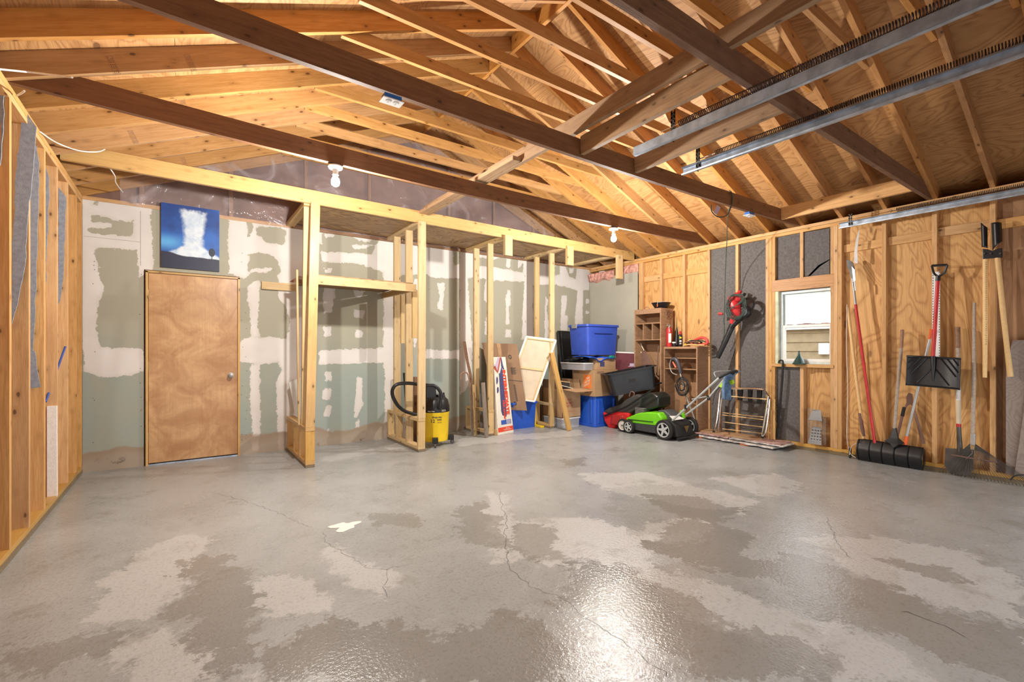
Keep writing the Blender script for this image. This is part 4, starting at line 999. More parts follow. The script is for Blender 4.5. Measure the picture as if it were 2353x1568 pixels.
def tote(name, x0, x1, y0, y1, z0, z1, mat, label, inverted=False, mw=None, lid=True, ribs=True, group=None):
    t = thing(name, ((x0 + x1) / 2, (y0 + y1) / 2, z0) if mw is None else tuple(mw @ Vector(((x0 + x1) / 2, (y0 + y1) / 2, z0))), label, 'storage tote', group)
    M = mw if mw is not None else Matrix.Identity(4)
    tp = 1.11
    cx_, cy_ = (x0 + x1) / 2, (y0 + y1) / 2; a, b_ = (x1 - x0) / 2 / tp, (y1 - y0) / 2 / tp
    zz0, zz1 = (z0, z1) if not inverted else (z1, z0)
    s1 = (z1 - z0); sg = 1 if not inverted else -1
    bd = MB()
    if inverted:
        bd.bevbox(x0 + .005, x1 - .005, y0 + .005, y1 - .005, z0 + .02, z1, .035, 1 / tp, M); bd.build('body', mat, t, smooth=True)
        MB().bevbox(x0 - .012, x1 + .012, y0 - .012, y1 + .012, z0, z0 + .035, .04, 1, M).build('rim', mat, t, bevel=.005)
    else:
        if lid:
            bd.bevbox(cx_ - a, cx_ + a, cy_ - b_, cy_ + b_, z0, z1 - .03, .035, tp * .985, M); bd.build('body', mat, t, smooth=True)
            MB().bevbox(x0 - .016, x1 + .016, y0 - .016, y1 + .016, z1 - .035, z1, .045, .975, M).build('lid', mat, t, bevel=.005)
        else:
            n = 28; prof = []
            def ringat(sc, ins, z):
                out = []
                A, B = a * sc - ins, b_ * sc - ins
                for (sx, sy, a0_) in ((1, 1, 0), (-1, 1, 90), (-1, -1, 180), (1, -1, 270)):
                    for k in range(5):
                        tt = R(a0_ + k * 22.5); rr = .05; out.append(M @ Vector((cx_ + sx * (A - rr) + rr * math.cos(tt), cy_ + sy * (B - rr) + rr * math.sin(tt), z)))
                return out
            rings = [ringat(1, 0, z0), ringat(tp, 0, z1 - .012), ringat(tp, -.03, z1 - .012), ringat(tp, -.03, z1), ringat(tp, .006, z1), ringat(1, .006, z0 + .012)]
            k = len(rings[0]); vs = [p_ for r_ in rings for p_ in r_]
            fs = [(i * k + j, i * k + (j + 1) % k, (i + 1) * k + (j + 1) % k, (i + 1) * k + j) for i in range(len(rings) - 1) for j in range(k)]
            fs += [tuple(range(k))[::-1], tuple(range((len(rings) - 1) * k, len(rings) * k))]
            MB().add(vs, fs).build('body', mat, t, smooth=True)
    if ribs:
        rb = MB()
        for k in (.18, .82):
            xx = x0 + (x1 - x0) * k; rb.box(xx - .02, xx + .02, y0 - (.004 if inverted else -.030), y0 + .03, z0 + .05, z0 + (z1 - z0) * .9, M)
            yy = y0 + (y1 - y0) * k; rb.box(x0 - (.004 if inverted else -.034), x0 + .03, yy - .018, yy + .018, z0 + .05, z0 + (z1 - z0) * .9, M)
        rb.build('rib', mat, t, bevel=.01)
    return t
tote('storage_tote', 4.07, 4.56, 5.72, 6.10, 0, .41, M_blueb, 'blue lidded tote on the floor under the leaning blank canvas')
# raw canvas on stretcher bars, seen from its back
K = [at(1209, 772.5, Y=5.72), at(1279, 781.5, Y=5.435), at(1229, 924, Y=5.54)]; K.append(K[0] + K[2] - K[1])
cv = thing('blank_canvas', tuple((K[2] + K[3]) / 2), 'unframed canvas seen from the back, tilted between carton and leaning two-by-four', 'canvas')
nr = (K[1] - K[0]).cross(K[3] - K[0]).normalized(); nr = nr if nr.y > 0 else -nr
MB().prism([k + nr * .018 for k in K], nr * .004).build('cloth', M_canvas, cv)
def bar(a, c, w, mat=M_handle, off=0.0, t=.018, name='stretcher_bar'):
    a, c = Vector(a), Vector(c); d = (c - a).normalized(); s_ = nr.cross(d) * w / 2
    MB().prism([a - s_ + nr * off, c - s_ + nr * off, c + s_ + nr * off, a + s_ + nr * off], nr * t).build(name, mat, cv)
ins_ = [K[i] + ((K[(i + 1) % 4] - K[i]).normalized() + (K[i - 1] - K[i]).normalized()) * .028 for i in range(4)]
for i in range(4):
    bar(ins_[i], ins_[(i + 1) % 4], .022); o1 = [K[i] + ((K[(i + 1) % 4] - K[i]).normalized() + (K[i - 1] - K[i]).normalized()) * .008 for i in range(4)]
    bar(o1[i], o1[(i + 1) % 4], .026, M_foam, -.001, .022, 'folded_cloth_edge')
bar(ins_[0].lerp(ins_[3], .5), ins_[1].lerp(ins_[2], .5), .026)
tag(board('leaning_two_by_four', (4.735, 5.17, .005), (4.60, 5.425, 1.17), .085, .036, M_yel, None, up=(-.1, 1, 0)), 'short yellow two-by-four leaning against the fourth closet post', 'board')
tag(board('thin_stick', at(1214, 782, Y=6.05), at(1180, 900, Y=6.12), .022, .01, M_dark, None), 'thin dark stick leaning on the drywall behind the canvas', 'stick')
lv = MB().box(4.53, 4.60, 5.60, 5.98, .002, .03).box(4.575, 4.60, 5.80, 5.83, .03, .40).build('yellow_level', M_yellow, bevel=.003); tag(lv, 'yellow plastic square on the floor beside the fourth kneewall', 'tool')

# ---- corner pile
def cardbox(name, x0, x1, y0, y1, z0, z1, label, mat=M_card, open_=False, group=None):
    t = thing(name, ((x0 + x1) / 2, (y0 + y1) / 2, z0), label, 'cardboard box', group)
    if not open_:
        MB().box(x0, x1, y0, y1, z0, z1).build('carton', mat, t, bevel=.003)
        MB().box(x0 - .001, x1 + .001, (y0 + y1) / 2 - .03, (y0 + y1) / 2 + .03, z1, z1 + .001).build('packing_tape', M_tan, t)
    else:
        w = .006; MB().box(x0, x1, y0, y0 + w, z0, z1).box(x0, x1, y1 - w, y1, z0, z1).box(x0, x0 + w, y0, y1, z0, z1).box(x1 - w, x1, y0, y1, z0, z1).box(x0, x1, y0, y1, z0, z0 + w).build('carton', mat, t)
    return t
ct = thing('clear_tub', (4.97, 5.62, 0), 'low clear plastic tub on the floor under the open carton', 'storage tote')
MB().bevbox(4.80, 5.17, 5.40, 5.86, 0, .13, .03, 1.03).build('body', M_clear, ct, smooth=True)
MB().bevbox(4.79, 5.19, 5.39, 5.88, .13, .15, .03, 1.0).build('lid', M_white, ct, bevel=.003)
ob = cardbox('open_carton', 4.80, 5.19, 5.40, 5.88, .153, .60, 'open cardboard box holding framed pictures behind the leaning two-by-four', open_=True)
MB().prism([(4.80, 5.40, .60), (5.19, 5.40, .60), (5.27, 5.20, .565), (4.90, 5.20, .565)], (0, 0, .005)).build('flap', M_card, ob)
MB().prism([(5.19, 5.42, .60), (5.19, 5.88, .60), (5.21, 5.88, .74), (5.21, 5.46, .74)], (.005, 0, 0)).build('flap', M_card, ob)
MB().prism([(4.80, 5.42, .60), (4.80, 5.88, .60), (4.79, 5.88, .74), (4.79, 5.46, .74)], (.005, 0, 0)).build('flap', M_cardd, ob)
m = MB().box(0, 0, 0, 0, 0, 0); fnp = planefn((4.94, 5.399, .38), (1, 0, 0), (0, 0, 1)); text('THE\nHOME\nDEPOT', .05, fnp, 'lettering', M_brick, ob, bold=.001)
text('MEDIUM BOX', .022, planefn((4.98, 5.399, .25), (1, 0, 0), (0, 0, 1)), 'lettering', M_brick, ob)
def pframe(c, w, h, tilt, matf, matp, label, name='picture_frame'):
    t = thing(name, c, label, 'picture frame'); M = Matrix.Translation(c) @ Matrix.Rotation(tilt[0], 4, 'Z') @ Matrix.Rotation(tilt[1], 4, 'X') @ Matrix.Rotation(tilt[2], 4, 'Y')
    b_ = .012
    MB().box(-w / 2, w / 2, 0, .014, 0, b_, M).box(-w / 2, w / 2, 0, .014, h - b_, h, M).box(-w / 2, -w / 2 + b_, 0, .014, 0, h, M).box(w / 2 - b_, w / 2, 0, .014, 0, h, M).build('frame', matf, t)
    MB().box(-w / 2 + b_, w / 2 - b_, .006, .010, b_, h - b_, M).build('picture', matp, t); return t
pframe((4.985, 5.60, .30), .34, .42, (R(-4), R(-12), R(8)), M_handle, M_steel, 'thin wooden frame with a dark print, tilted in the open carton')
pframe((4.97, 5.50, .28), .26, .36, (R(-4), R(-12), R(14)), M_paper, M_blkp, 'smaller white-edged frame in front inside the open carton')
cardbox('moving_carton', 4.80, 5.10, 5.905, 6.14, 0, .62, 'brown cardboard box at the back wall behind the fourth kneewall', M_cardd)
tote('storage_tote', 5.25, 5.80, 5.15, 5.62, 0, .475, M_blueb, 'bright blue upside-down tote at the bottom of the corner pile', inverted=True)
hb = cardbox('moving_carton', 5.25, 5.78, 5.15, 5.66, .480, .895, 'cardboard moving box with an orange square printed on it, on the lower blue tote')
MB().box(5.2485, 5.25, 5.22, 5.40, .60, .82).build('orange_logo', M_orink, hb)
text('THE\nHOME\nDEPOT', .058, lambda x, y: Vector((5.2475, 5.31 - x * .72 - y * .25, .71 + y * .9 + x * .25)), 'lettering', M_paper, hb, bold=.001)
text('MOVING BOX\nLARGE', .030, planefn((5.249, 5.33, .55), (0, -1, 0), (0, 0, 1)), 'lettering', M_ink, hb)
text('UP', .03, planefn((5.249, 5.58, .86), (0, -1, 0), (0, 0, 1)), 'lettering', M_ink, hb)
MB().box(5.245, 5.2485, 5.50, 5.63, .84, .88).box(5.30, 5.46, 5.148, 5.1495, .84, .88).build('printed_label', M_cardd, hb)
MB().box(5.60, 5.66, 5.1488, 5.1495, .66, .76).build('orange_logo', M_orink, hb)
sb = cardbox('small_carton', 5.30, 5.74, 5.16, 5.50, .897, 1.085, 'smaller cardboard box with a printed cube, under the top blue tote')
MB().box(5.38, 5.48, 5.158, 5.1595, .95, 1.03).build('printed_cube', M_navy, sb)
tb = thing('clear_tub', (5.2, 5.5, .897), 'translucent open tub beside the smaller carton, filled with a dark bag', 'storage tote')
MB().bevbox(5.08, 5.295, 5.22, 5.74, .897, 1.0, .03, 1.10).build('body', M_clear, tb, smooth=True)
MB().bevbox(5.06, 5.30, 5.20, 5.76, 1.0, 1.012, .03, 1.0).build('rim', M_white, tb)
def lump(cx_, cy_, cz_, a, b_, c, seed, amp=.18, nu=28, nv=16):
    r_ = random.Random(seed); ph = [(r_.randint(2, 6), r_.randint(2, 6), r_.uniform(0, 6)) for _ in range(5)]
    def f(u, v):
        th = 2 * math.pi * u; fi = math.pi * v
        e = 1 + amp * sum(math.sin(p_ * th + q_ * fi * 2 + s_) for p_, q_, s_ in ph) / 2.2 * math.sin(fi)
        return Vector((cx_ + a * e * math.cos(th) * math.sin(fi), cy_ + b_ * e * math.sin(th) * math.sin(fi), cz_ + c * e * math.cos(fi)))
    return MB().grid(f, nu, nv)
tag(lump(5.17, 5.44, 1.055, .10, .22, .055, 4, .3).build('plastic_bag', M_blkp, smooth=True), 'dark crumpled plastic bag stuffed in the translucent tub', 'bag')
cl = MB().grid(lambda u, v: Vector((5.12 + .55 * u, 5.13 - .02 * math.sin(9 * u) + .40 * v, 1.098 + .018 * math.sin(11 * u + 3 * v) - .06 * (1 - v) ** 6 * (1 - abs(2 * u - 1)))), 24, 12)
tag(cl.build('blue_cloth', M_blueb, smooth=True, solid=.012), 'crumpled blue cloth squeezed under the top tote', 'cloth')
tag(lump(5.62, 5.14, 1.10, .07, .03, .022, 9, .4).build('teal_cloth', plain('teal_cloth', (.02, .33, .30), .9), smooth=True), 'teal rag poking out beside the blue cloth', 'cloth')
tt = tote('storage_tote', 5.12, 5.84, 5.18, 5.62, 1.135, 1.62, M_blue, 'large medium-blue lidded tote on top of the corner pile')
MB().box(5.098, 5.112, 5.40, 5.52, 1.56, 1.622).build('latch', M_silver, tt, bevel=.003)
MB().tube([(5.26, 5.158, 1.49), (5.66, 5.158, 1.49)], .008, 6).build('ridge', M_blue, tt)
sc = thing('black_screen', (5.15, 6.0, .0), 'black framed screen panel leaning on the drywall left of the blue tote pile', 'screen')
q = [at(1281, 761, Y=6.10), at(1330, 764, Y=6.10), at(1330, 985, Y=5.95), at(1300, 985, Y=5.95)]
q[2].z = q[3].z = 0.0
MB().prism(q, (0, .02, 0)).build('panel', M_blkp, sc)
for i, j in ((0, 3), (0, 1)): MB().tube([q[i] + Vector((0, -.01, 0)), q[j] + Vector((0, -.01, 0))], .008, 6).build('edge_rod', M_steel, sc)
MB().tube([q[0] + Vector((.06, -.02, 0)), q[3] + Vector((.05, -.02, 0))], .006, 6).build('edge_rod', M_steel, sc)
mm_ = thing('matted_picture', (6.0, 5.2, .9), 'maroon matted picture with a white edge behind the top blue tote', 'picture frame')
q = [at(1413, 808, Y=5.3), at(1457, 810, Y=5.0), at(1457, 858, Y=5.0), at(1410, 858, Y=5.3)]
MB().prism(q, (.012, .012, 0)).build('mat', M_maroon, mm_)
fq = lambda s_, t_: q[0].lerp(q[1], s_).lerp(q[3].lerp(q[2], s_), t_) + Vector((-.002, -.002, 0))
MB().add([fq(0, 0), fq(1, 0), fq(1, .06), fq(0, .06), fq(0, 1), fq(.05, 1), fq(.05, 0)], [(0, 1, 2, 3), (0, 6, 5, 4)]).build('white_edge', M_white, mm_)
MB().add([fq(.25, .55), fq(1, .53), fq(1, .68), fq(.25, .70)], [(0, 1, 2, 3)]).build('print_strip', M_purp, mm_)
cardbox('narrow_carton', 5.88, 6.12, 4.90, 5.12, .0, .80, 'plain cardboard box against the grey drywall left of the tall cabinet')

# ---- cabinets
def cabinet(name, x0, x1, y0, y1, z1, shelves, label, divs=(), back=M_cabin, t=.02, z0=0.0):
    o = thing(name, ((x0 + x1) / 2, (y0 + y1) / 2, 0), label, 'cabinet')
    for y in (y0 + t / 2, y1 - t / 2):
        m = Matrix.Translation((x0, y, 0)) @ Matrix.Rotation(R(-90), 4, 'Y')
        MB().box(z0, z1, -t / 2, t / 2, -(x1 - x0), 0, m).build('side_panel', M_cabin, o, bevel=.001)
    MB().box(x0, x1, y0 + t, y1 - t, z1 - t, z1).build('top_panel', M_cabin, o)
    MB().box(x0 - .004, x0 + .012, y0 + t, y1 - t, z1 - .075 if name == 'tall_cabinet' else z1 - .03, z1 + .0).build('top_rail', M_cabin, o)
    MB().box(x0, x1, y0 + t, y1 - t, z0, z0 + t).build('bottom_panel', M_cabin, o)
    m = Matrix.Translation((x1 - .008, (y0 + y1) / 2, 0)) @ Matrix.Rotation(R(-90), 4, 'Y')
    MB().box(z0, z1 - t, -(y1 - y0) / 2 + t, (y1 - y0) / 2 - t, -.004, .004, m).build('back_panel', back, o)
    for z in shelves: MB().box(x0 + .005, x1 - .01, y0 + t, y1 - t, z - .012, z).build('shelf', M_cabin, o, bevel=.001)
    for y in divs: MB().box(x0 + .005, x1 - .01, y - .007, y + .007, shelves[1], shelves[0] - .012).build('divider', M_cabin, o)
    return o
tc_ = cabinet('tall_cabinet', 5.85, 6.145, 4.365, 4.872, 1.848, (1.628, 1.375), 'tall brown open wooden cabinet with pigeonholes beside the grey drywall', divs=(4.53, 4.70))
sc_ = cabinet('short_cabinet', 5.885, 6.145, 3.785, 4.345, 1.262, (1.10, .94), 'shorter brown open bookcase holding the fire extinguisher', z0=.084)
m = Matrix.Translation((6.02, 4.02, .11)) @ Matrix.Rotation(R(-82), 4, 'Y')
MB().box(0, .86, -.17, .17, -.006, .006, m).build('leaning_panel', M_plybrown, sc_)
# bowl with tag
bp = at(1519, 707, X=6.0); bp.z = 1.849
bw = thing('black_bowl', bp, 'black bowl with an orange tag on top of the tall cabinet', 'bowl')
MB().lathe([(.085, 0), (.09, .003), (.135, .075), (.14, .082), (.145, .084), (.145, .090), (.134, .090), (.08, .008)], 28, Matrix.Translation(bp)).build('bowl', M_blkp, bw, smooth=True)
MB().box(bp.x - .16, bp.x - .157, bp.y - .06, bp.y - .045, bp.z + .02, bp.z + .055).build('tag', M_orange, bw)
MB().tube([(bp.x - .15, bp.y - .05, bp.z + .09), (bp.x - .158, bp.y - .052, bp.z + .05)], .002, 5).tube([(bp.x - .12, bp.y - .10, bp.z + .092), (bp.x, bp.y - .13, bp.z + .11)], .002, 5).build('string', M_cable, bw)
tag(MB().tube(catmull([(5.93, 4.74, 1.850), (5.93, 4.73, 1.872), (5.93, 4.69, 1.886), (5.93, 4.65, 1.872), (5.93, 4.64, 1.850)], 5), .006, 6).build('iron_ring', M_dark, smooth=True), 'small rusty ring standing on the tall cabinet left of the bowl', 'ring')
# wire basket tangle on the cabinet side
wt = thing('wire_ornament', (6.0, 4.35, 1.70), 'rusty tangled wire piece hanging on the side of the tall cabinet', 'wire ornament')
mb = MB(); r_ = random.Random(5); c0 = at(1537, 721, X=6.0); c0.y = 4.352
for k in range(9):
    a = [c0 + Vector((r_.uniform(-.06, .06), r_.uniform(-.02, .0), r_.uniform(-.07, .07))) for _ in range(5)]; mb.tube(catmull(a, 4), .0025, 5)
mb.build('wire', M_dark, wt)
mb = MB()
for k in range(7): mb.tube([(c0.x + .014 + .006 * (k % 2), 4.348, c0.z - .09 - .017 * k), (c0.x + .010 + .006 * ((k + 1) % 2), 4.346, c0.z - .105 - .017 * k)], .004, 5)
mb.build('chain', M_brass, wt)
# on the short cabinet
def spot(px, X=5.99): p_ = at(px, 798, X=X); p_.z = 1.263; return p_
p0 = spot(1538); ex = thing('fire_extinguisher', p0, 'red fire extinguisher on the shorter bookcase', 'fire extinguisher')
T = Matrix.Translation(p0)
MB().lathe([(.036, 0), (.041, .006), (.042, .24), (.036, .275), (.018, .292), (.016, .30)], 24, T).build('tank', M_red, ex, smooth=True)
MB().lathe([(.016, .30), (.018, .315), (.012, .325)], 12, T).box(-.055, .02, -.01, .01, .315, .327, T).box(-.05, .025, -.008, .008, .338, .346, T).box(.01, .04, -.01, .01, .30, .33, T).build('valve', M_silver, ex, bevel=.002)
MB().box(-.045, -.041, -.028, .012, .06, .20, T @ Matrix.Rotation(R(35), 4, 'Z')).build('label', M_paper, ex)
MB().tube([p0 + Vector((-.035, -.02, .31)), p0 + Vector((-.05, -.03, .29)), p0 + Vector((-.035, -.035, .22))], .004, 6).build('pull_strap', M_cable, ex)
p0 = spot(1555, 6.04); T = Matrix.Translation(p0)
tag(MB().lathe([(.047, 0), (.045, .01), (.036, .10), (.016, .25), (.006, .30), (.002, .44)], 20, T).build('black_cone', M_blkp, smooth=True), 'slim black funnel-shaped cone between extinguisher and spray can', 'cone')
p0 = spot(1549, 5.91); T = Matrix.Translation(p0)
cn = thing('small_jar', p0, 'small black jar with a white label in front of the black cone', 'jar')
MB().lathe([(.026, 0), (.028, .004), (.028, .05), (.022, .06), (.022, .075)], 16, T).build('jar', M_blkp, cn, smooth=True)
MB().lathe([(.0285, .052), (.0285, .07)], 16, T).build('label', M_paper, cn, smooth=True)
p0 = spot(1563, 5.96); T = Matrix.Translation(p0)
sp_ = thing('spray_can', p0, 'black spray can with yellow and white print on the bookcase', 'spray can')
MB().lathe([(.030, 0), (.032, .004), (.032, .155), (.022, .175), (.012, .18)], 20, T).build('can', M_blkp, sp_, smooth=True)
MB().lathe([(.014, .18), (.016, .20), (.013, .225), (.004, .23)], 12, T).build('nozzle', M_red, sp_, smooth=True)
for z, mt in ((.12, M_yellow), (.07, M_paper), (.035, M_silver)):
    MB().box(-.0335, -.0325, -.018, .012, z, z + .022, T @ Matrix.Rotation(R(35), 4, 'Z')).build('print', mt, sp_)
c0 = spot(1603, 5.99); cp = thing('cord_pile', c0, 'heap of coiled red, yellow and black straps at the right end of the bookcase top', 'cords')
r_ = random.Random(11)
def loopy(cx_, cy_, cz_, a, b_, tilt, n=3, jit=.012, rot=0.0):
    out = []
    for k in range(n * 10):
        t_ = 2 * math.pi * k / 10; x = a * math.cos(t_) + r_.uniform(-jit, jit); y = b_ * math.sin(t_) + r_.uniform(-jit, jit)
        out.append(Vector((cx_ + x * math.sin(rot) - y * math.cos(rot) * math.sin(tilt), cy_ + x * math.cos(rot), max(cz_ - b_ + .012, cz_ + y * math.cos(tilt)))))
    return catmull(out, 3)
MB().tube(catmull([c0 + Vector((0, .10, .05)), c0 + Vector((0, .02, .10)), c0 + Vector((0, -.07, .125)), c0 + Vector((0, -.135, .10)), c0 + Vector((0, -.15, .05)), c0 + Vector((0, -.10, .025)), c0 + Vector((0, -.02, .022))], 6), .020, 8).build('red_strap', plain('coral_strap', (.66, .06, .05), .6), cp, smooth=True)
MB().tube(loopy(c0.x, c0.y + .05, c0.z + .06, .10, .045, .9, 3, .02), .006, 6).build('black_cord', M_blkr, cp, smooth=True)
MB().tube(loopy(c0.x - .03, c0.y + .07, c0.z + .05, .09, .035, 1.0, 3, .02), .005, 6).build('brown_cord', M_brown, cp, smooth=True)
MB().tube(catmull([c0 + Vector((-.02, .20, .02)), c0 + Vector((-.02, .15, .07)), c0 + Vector((0, .11, .09)), c0 + Vector((0, .06, .07))], 4), .011, 7).build('yellow_strap', M_yellow, cp, smooth=True)
MB().tube(catmull([c0 + Vector((-.06, .19, .015)), c0 + Vector((-.06, .08, .03)), c0 + Vector((-.06, -.05, .02)), c0 + Vector((-.05, -.14, .018))], 4), .010, 7).build('tan_strap', M_handle, cp, smooth=True)
MB().tube(loopy(c0.x + .03, c0.y - .02, c0.z + .05, .11, .04, .7, 2, .02), .006, 6).build('green_cord', M_greencord, cp, smooth=True)
# saws in the tall cabinet
q = lambda x, y: at(x, y, X=5.99)
sw = thing('hand_saw', q(1480, 820), 'old hand saw with a pale curved handle hanging in the tall cabinet', 'saw')
MB().prism([q(1473, 808), q(1484, 808), q(1500, 845), q(1494, 866), q(1482, 866), q(1476, 835)], (.003, 0, 0)).build('blade', M_brown, sw)
MB().tube(catmull([q(1474, 812), q(1468, 800), q(1467, 790), q(1471, 788), q(1475, 796), q(1480, 806)], 5), .009, 7).build('handle', M_canvas, sw, smooth=True)
tag(MB().tube([q(1514, 792), q(1513, 800), q(1511, 830), q(1509, 862), q(1514, 866)], .009, 6).build('pry_bar', M_brown), 'rusty flat pry bar hanging at the right inside the tall cabinet', 'tool')
# string trimmer with coiled cord
q = lambda x, y, X=5.80: at(x, y, X=X)
tr_ = thing('string_trimmer', q(1596, 985), 'corded string trimmer leaning in front of the shorter bookcase', 'trimmer')
MB().tube(catmull([q(1543, 826), q(1553, 826), q(1560, 840), q(1564, 858)], 5), [.020, .022, .024, .026, .028, .030, .030, .030, .028, .027, .026, .026, .026, .026, .024, .022][:16], 10).build('motor_handle', plain('charcoal_plastic', (.06, .06, .075), .4), tr_, smooth=True)
MB().tube(catmull([q(1542, 826), q(1539, 840), q(1544, 856), q(1556, 862)], 5), .007, 7).build('guard_loop', M_silver, tr_, smooth=True)
MB().tube([q(1546, 832, 5.775), q(1553, 845, 5.775)], [.010, .014], 8).build('trigger', plain('salmon_plastic', (.65, .14, .09), .5), tr_, smooth=True)
MB().tube([q(1563, 858), q(1576, 910), q(1604, 985, 5.875)], .012, 9).build('shaft', M_silver, tr_, smooth=True)
r_ = random.Random(21); cc = q(1568, 889, 5.76); out = []
mb = MB()
for k in range(7):
    rr_ = .10 + .03 * r_.random(); cx_, cz_ = r_.uniform(-.02, .02), r_.uniform(-.02, .02)
    out = [cc + Vector((r_.uniform(-.02, .02) * 1.0, cx_ + rr_ * math.cos(2 * math.pi * j / 10) * .8, cz_ + rr_ * math.sin(2 * math.pi * j / 10) + r_.uniform(-.01, .01))) for j in range(10)]
    mb.tube(catmull(out, 4, True), .0045, 5, closed=True)
for k in range(4):
    out = [cc + Vector((-.015, r_.uniform(-.02, .02) + .05 * math.cos(2 * math.pi * j / 8), r_.uniform(-.02, .02) + .055 * math.sin(2 * math.pi * j / 8))) for j in range(8)]
    mb.tube(catmull(out, 4, True), .0045, 5, closed=True)
mb.build('coiled_cord', M_blkr, tr_, smooth=True)

# ---- wheels and mowers
def wheel(cx_, cy_, r, w, hub, parent, spokes=5, side=-1, solidhub=False, tread=True):
    """axis along X, visible face towards side*X"""
    M = Matrix.Translation((cx_, cy_, r)) @ Matrix.Rotation(R(90) * side, 4, 'Y')
    n = 36; prof = [(r * .74, -w / 2), (r * .94, -w / 2), (r, -w * .3), (r, w * .3), (r * .94, w / 2), (r * .74, w / 2)]
    tr = MB()
    vs = []; k = len(prof)
    for i in range(n):
        a = 2 * math.pi * i / n
        for (rr, z) in prof:
            q_ = rr * (1 + (.02 if (i % 2 and rr > r * .97) else 0)); vs.append(M @ Vector((q_ * math.cos(a), q_ * math.sin(a), z)))
    fs = [(i * k + j, i * k + (j + 1) % k, ((i + 1) % n) * k + (j + 1) % k, ((i + 1) % n) * k + j) for i in range(n) for j in range(k)]
    wt_ = tr.add(vs, fs).build('wheel', M_blkr, parent, smooth=True)
    hb_ = MB()
    if solidhub:
        hb_.lathe([(.01, w * .42), (r * .3, w * .40), (r * .6, w * .30), (r * .74, w * .46), (r * .76, w * .2), (r * .7, -w * .2)], 28, M); hb_.build('hub', hub, wt_, smooth=True)
        MB().lathe([(.012, w * .42), (.012, w * .5), (.004, w * .52)], 10, M).build('axle_cap', M_steel, wt_)
    else:
        hb_.lathe([(.006, w * .47), (r * .17, w * .45), (r * .2, w * .3), (r * .18, -w * .3)], 20, M)
        rg = []; kk = 28
        for (rr, z) in ((r * .62, w * .40), (r * .76, w * .44), (r * .76, w * .1), (r * .62, w * .1)):
            rg += [M @ Vector((rr * math.cos(2 * math.pi * i / kk), rr * math.sin(2 * math.pi * i / kk), z)) for i in range(kk)]
        hb_.add(rg, [(j * kk + i, j * kk + (i + 1) % kk, ((j + 1) % 4) * kk + (i + 1) % kk, ((j + 1) % 4) * kk + i) for j in range(4) for i in range(kk)])
        for s_ in range(spokes):
            a = 2 * math.pi * s_ / spokes + .3; Ms = M @ Matrix.Rotation(a, 4, 'Z')
            pts = [(r * .10, -r * .16, w * .2), (r * .68, -r * .07, w * .2), (r * .68, r * .07, w * .2), (r * .10, r * .16, w * .2)]
            vs = [Ms @ Vector(p_) for p_ in pts] + [Ms @ Vector((p_[0], p_[1] * .8, w * .45)) for p_ in pts]
            hb_.add(vs, [(3, 2, 1, 0), (4, 5, 6, 7), (0, 1, 5, 4), (1, 2, 6, 5), (2, 3, 7, 6), (3, 0, 4, 7)])
        hb_.build('hub', hub, wt_, smooth=True)
        MB().lathe([(r * .72, -w * .1), (r * .72, -w * .08)], 28, M).build('dark_disc', M_blkp, wt_)
    return wt_
M_hub = plain('grey_hub', (.42, .45, .45), .45); M_hubw = plain('pale_hub', (.62, .58, .54), .5)
gm = thing('green_mower', (5.55, 4.2, 0), 'lime green electric push mower with a long grey handle, nearest mower', 'lawn mower')
GX0, GX1 = 5.315, 5.80
wheel(5.285, 3.895, .135, .05, M_hub, gm); wheel(5.835, 3.88, .135, .05, M_hub, gm)
wheel(5.305, 4.515, .094, .045, M_hub, gm); wheel(5.81, 4.515, .094, .045, M_hub, gm, side=1)
def prof_x(pts, x0, x1, name, mat, parent, bev=.012): return MB().prism([(x0, y, z) for y, z in pts], (x1 - x0, 0, 0)).build(name, mat, parent, smooth=True, bevel=bev)
prof_x([(3.93, .05), (4.50, .055), (4.62, .085), (4.64, .14), (4.50, .175), (4.0, .185), (3.93, .16)], GX0 + .02, GX1 - .02, 'deck', plain('deck_grey', (.045, .05, .055), .35), gm)
prof_x([(3.97, .18), (4.60, .165), (4.62, .20), (4.52, .245), (4.38, .305), (4.22, .335), (4.04, .345), (3.98, .28)], GX0 + .035, GX1 - .035, 'shell', M_green, gm, .02)
prof_x([(3.96, .17), (4.56, .15), (4.40, .20), (3.99, .215)], GX0 + .012, GX1 - .012, 'side_skirt', M_green, gm)
prof_x([(3.90, .20), (4.16, .335), (4.12, .365), (4.02, .37), (3.90, .30)], 5.47, 5.70, 'bag_cover', plain('cover_grey', (.07, .075, .08), .5), gm)
prof_x([(3.90, .22), (3.94, .36), (3.90, .37), (3.86, .26)], 5.70, 5.73, 'cover_edge', M_green, gm, .004)
prof_x([(3.72, .05), (3.93, .05), (3.95, .26), (3.84, .265), (3.76, .20)], 5.345, 5.715, 'rear_apron', M_blkr, gm)
MB().tube([(5.33, 3.72, .035), (5.80, 3.72, .035)], .014, 8).build('rear_skirt', M_blkr, gm, smooth=True)
MB().prism([(5.49, 3.728, .185), (5.60, 3.728, .185), (5.545, 3.722, .095)], (0, .004, .001)).build('warning_label', M_brass, gm)
MB().prism([(5.40, 3.83, .26), (5.60, 3.80, .268), (5.58, 3.88, .30), (5.41, 3.90, .31)], (0, 0, .004)).build('white_label', M_white, gm)
MB().tube([(5.325, 4.55, .195), (5.318, 4.10, .215)], .006, 6).build('trim_strip', M_blkr, gm)
XA, XB_ = 5.37, 5.76
g = lambda px, py, X: at(px, py, X=X)
a0_, a1_ = g(1545, 967, XA), g(1655, 866, XA); b0_ = g(1563, 963, XB_); bM = g(1628, 915, XB_); b1_ = b0_ + (a1_ - a0_)
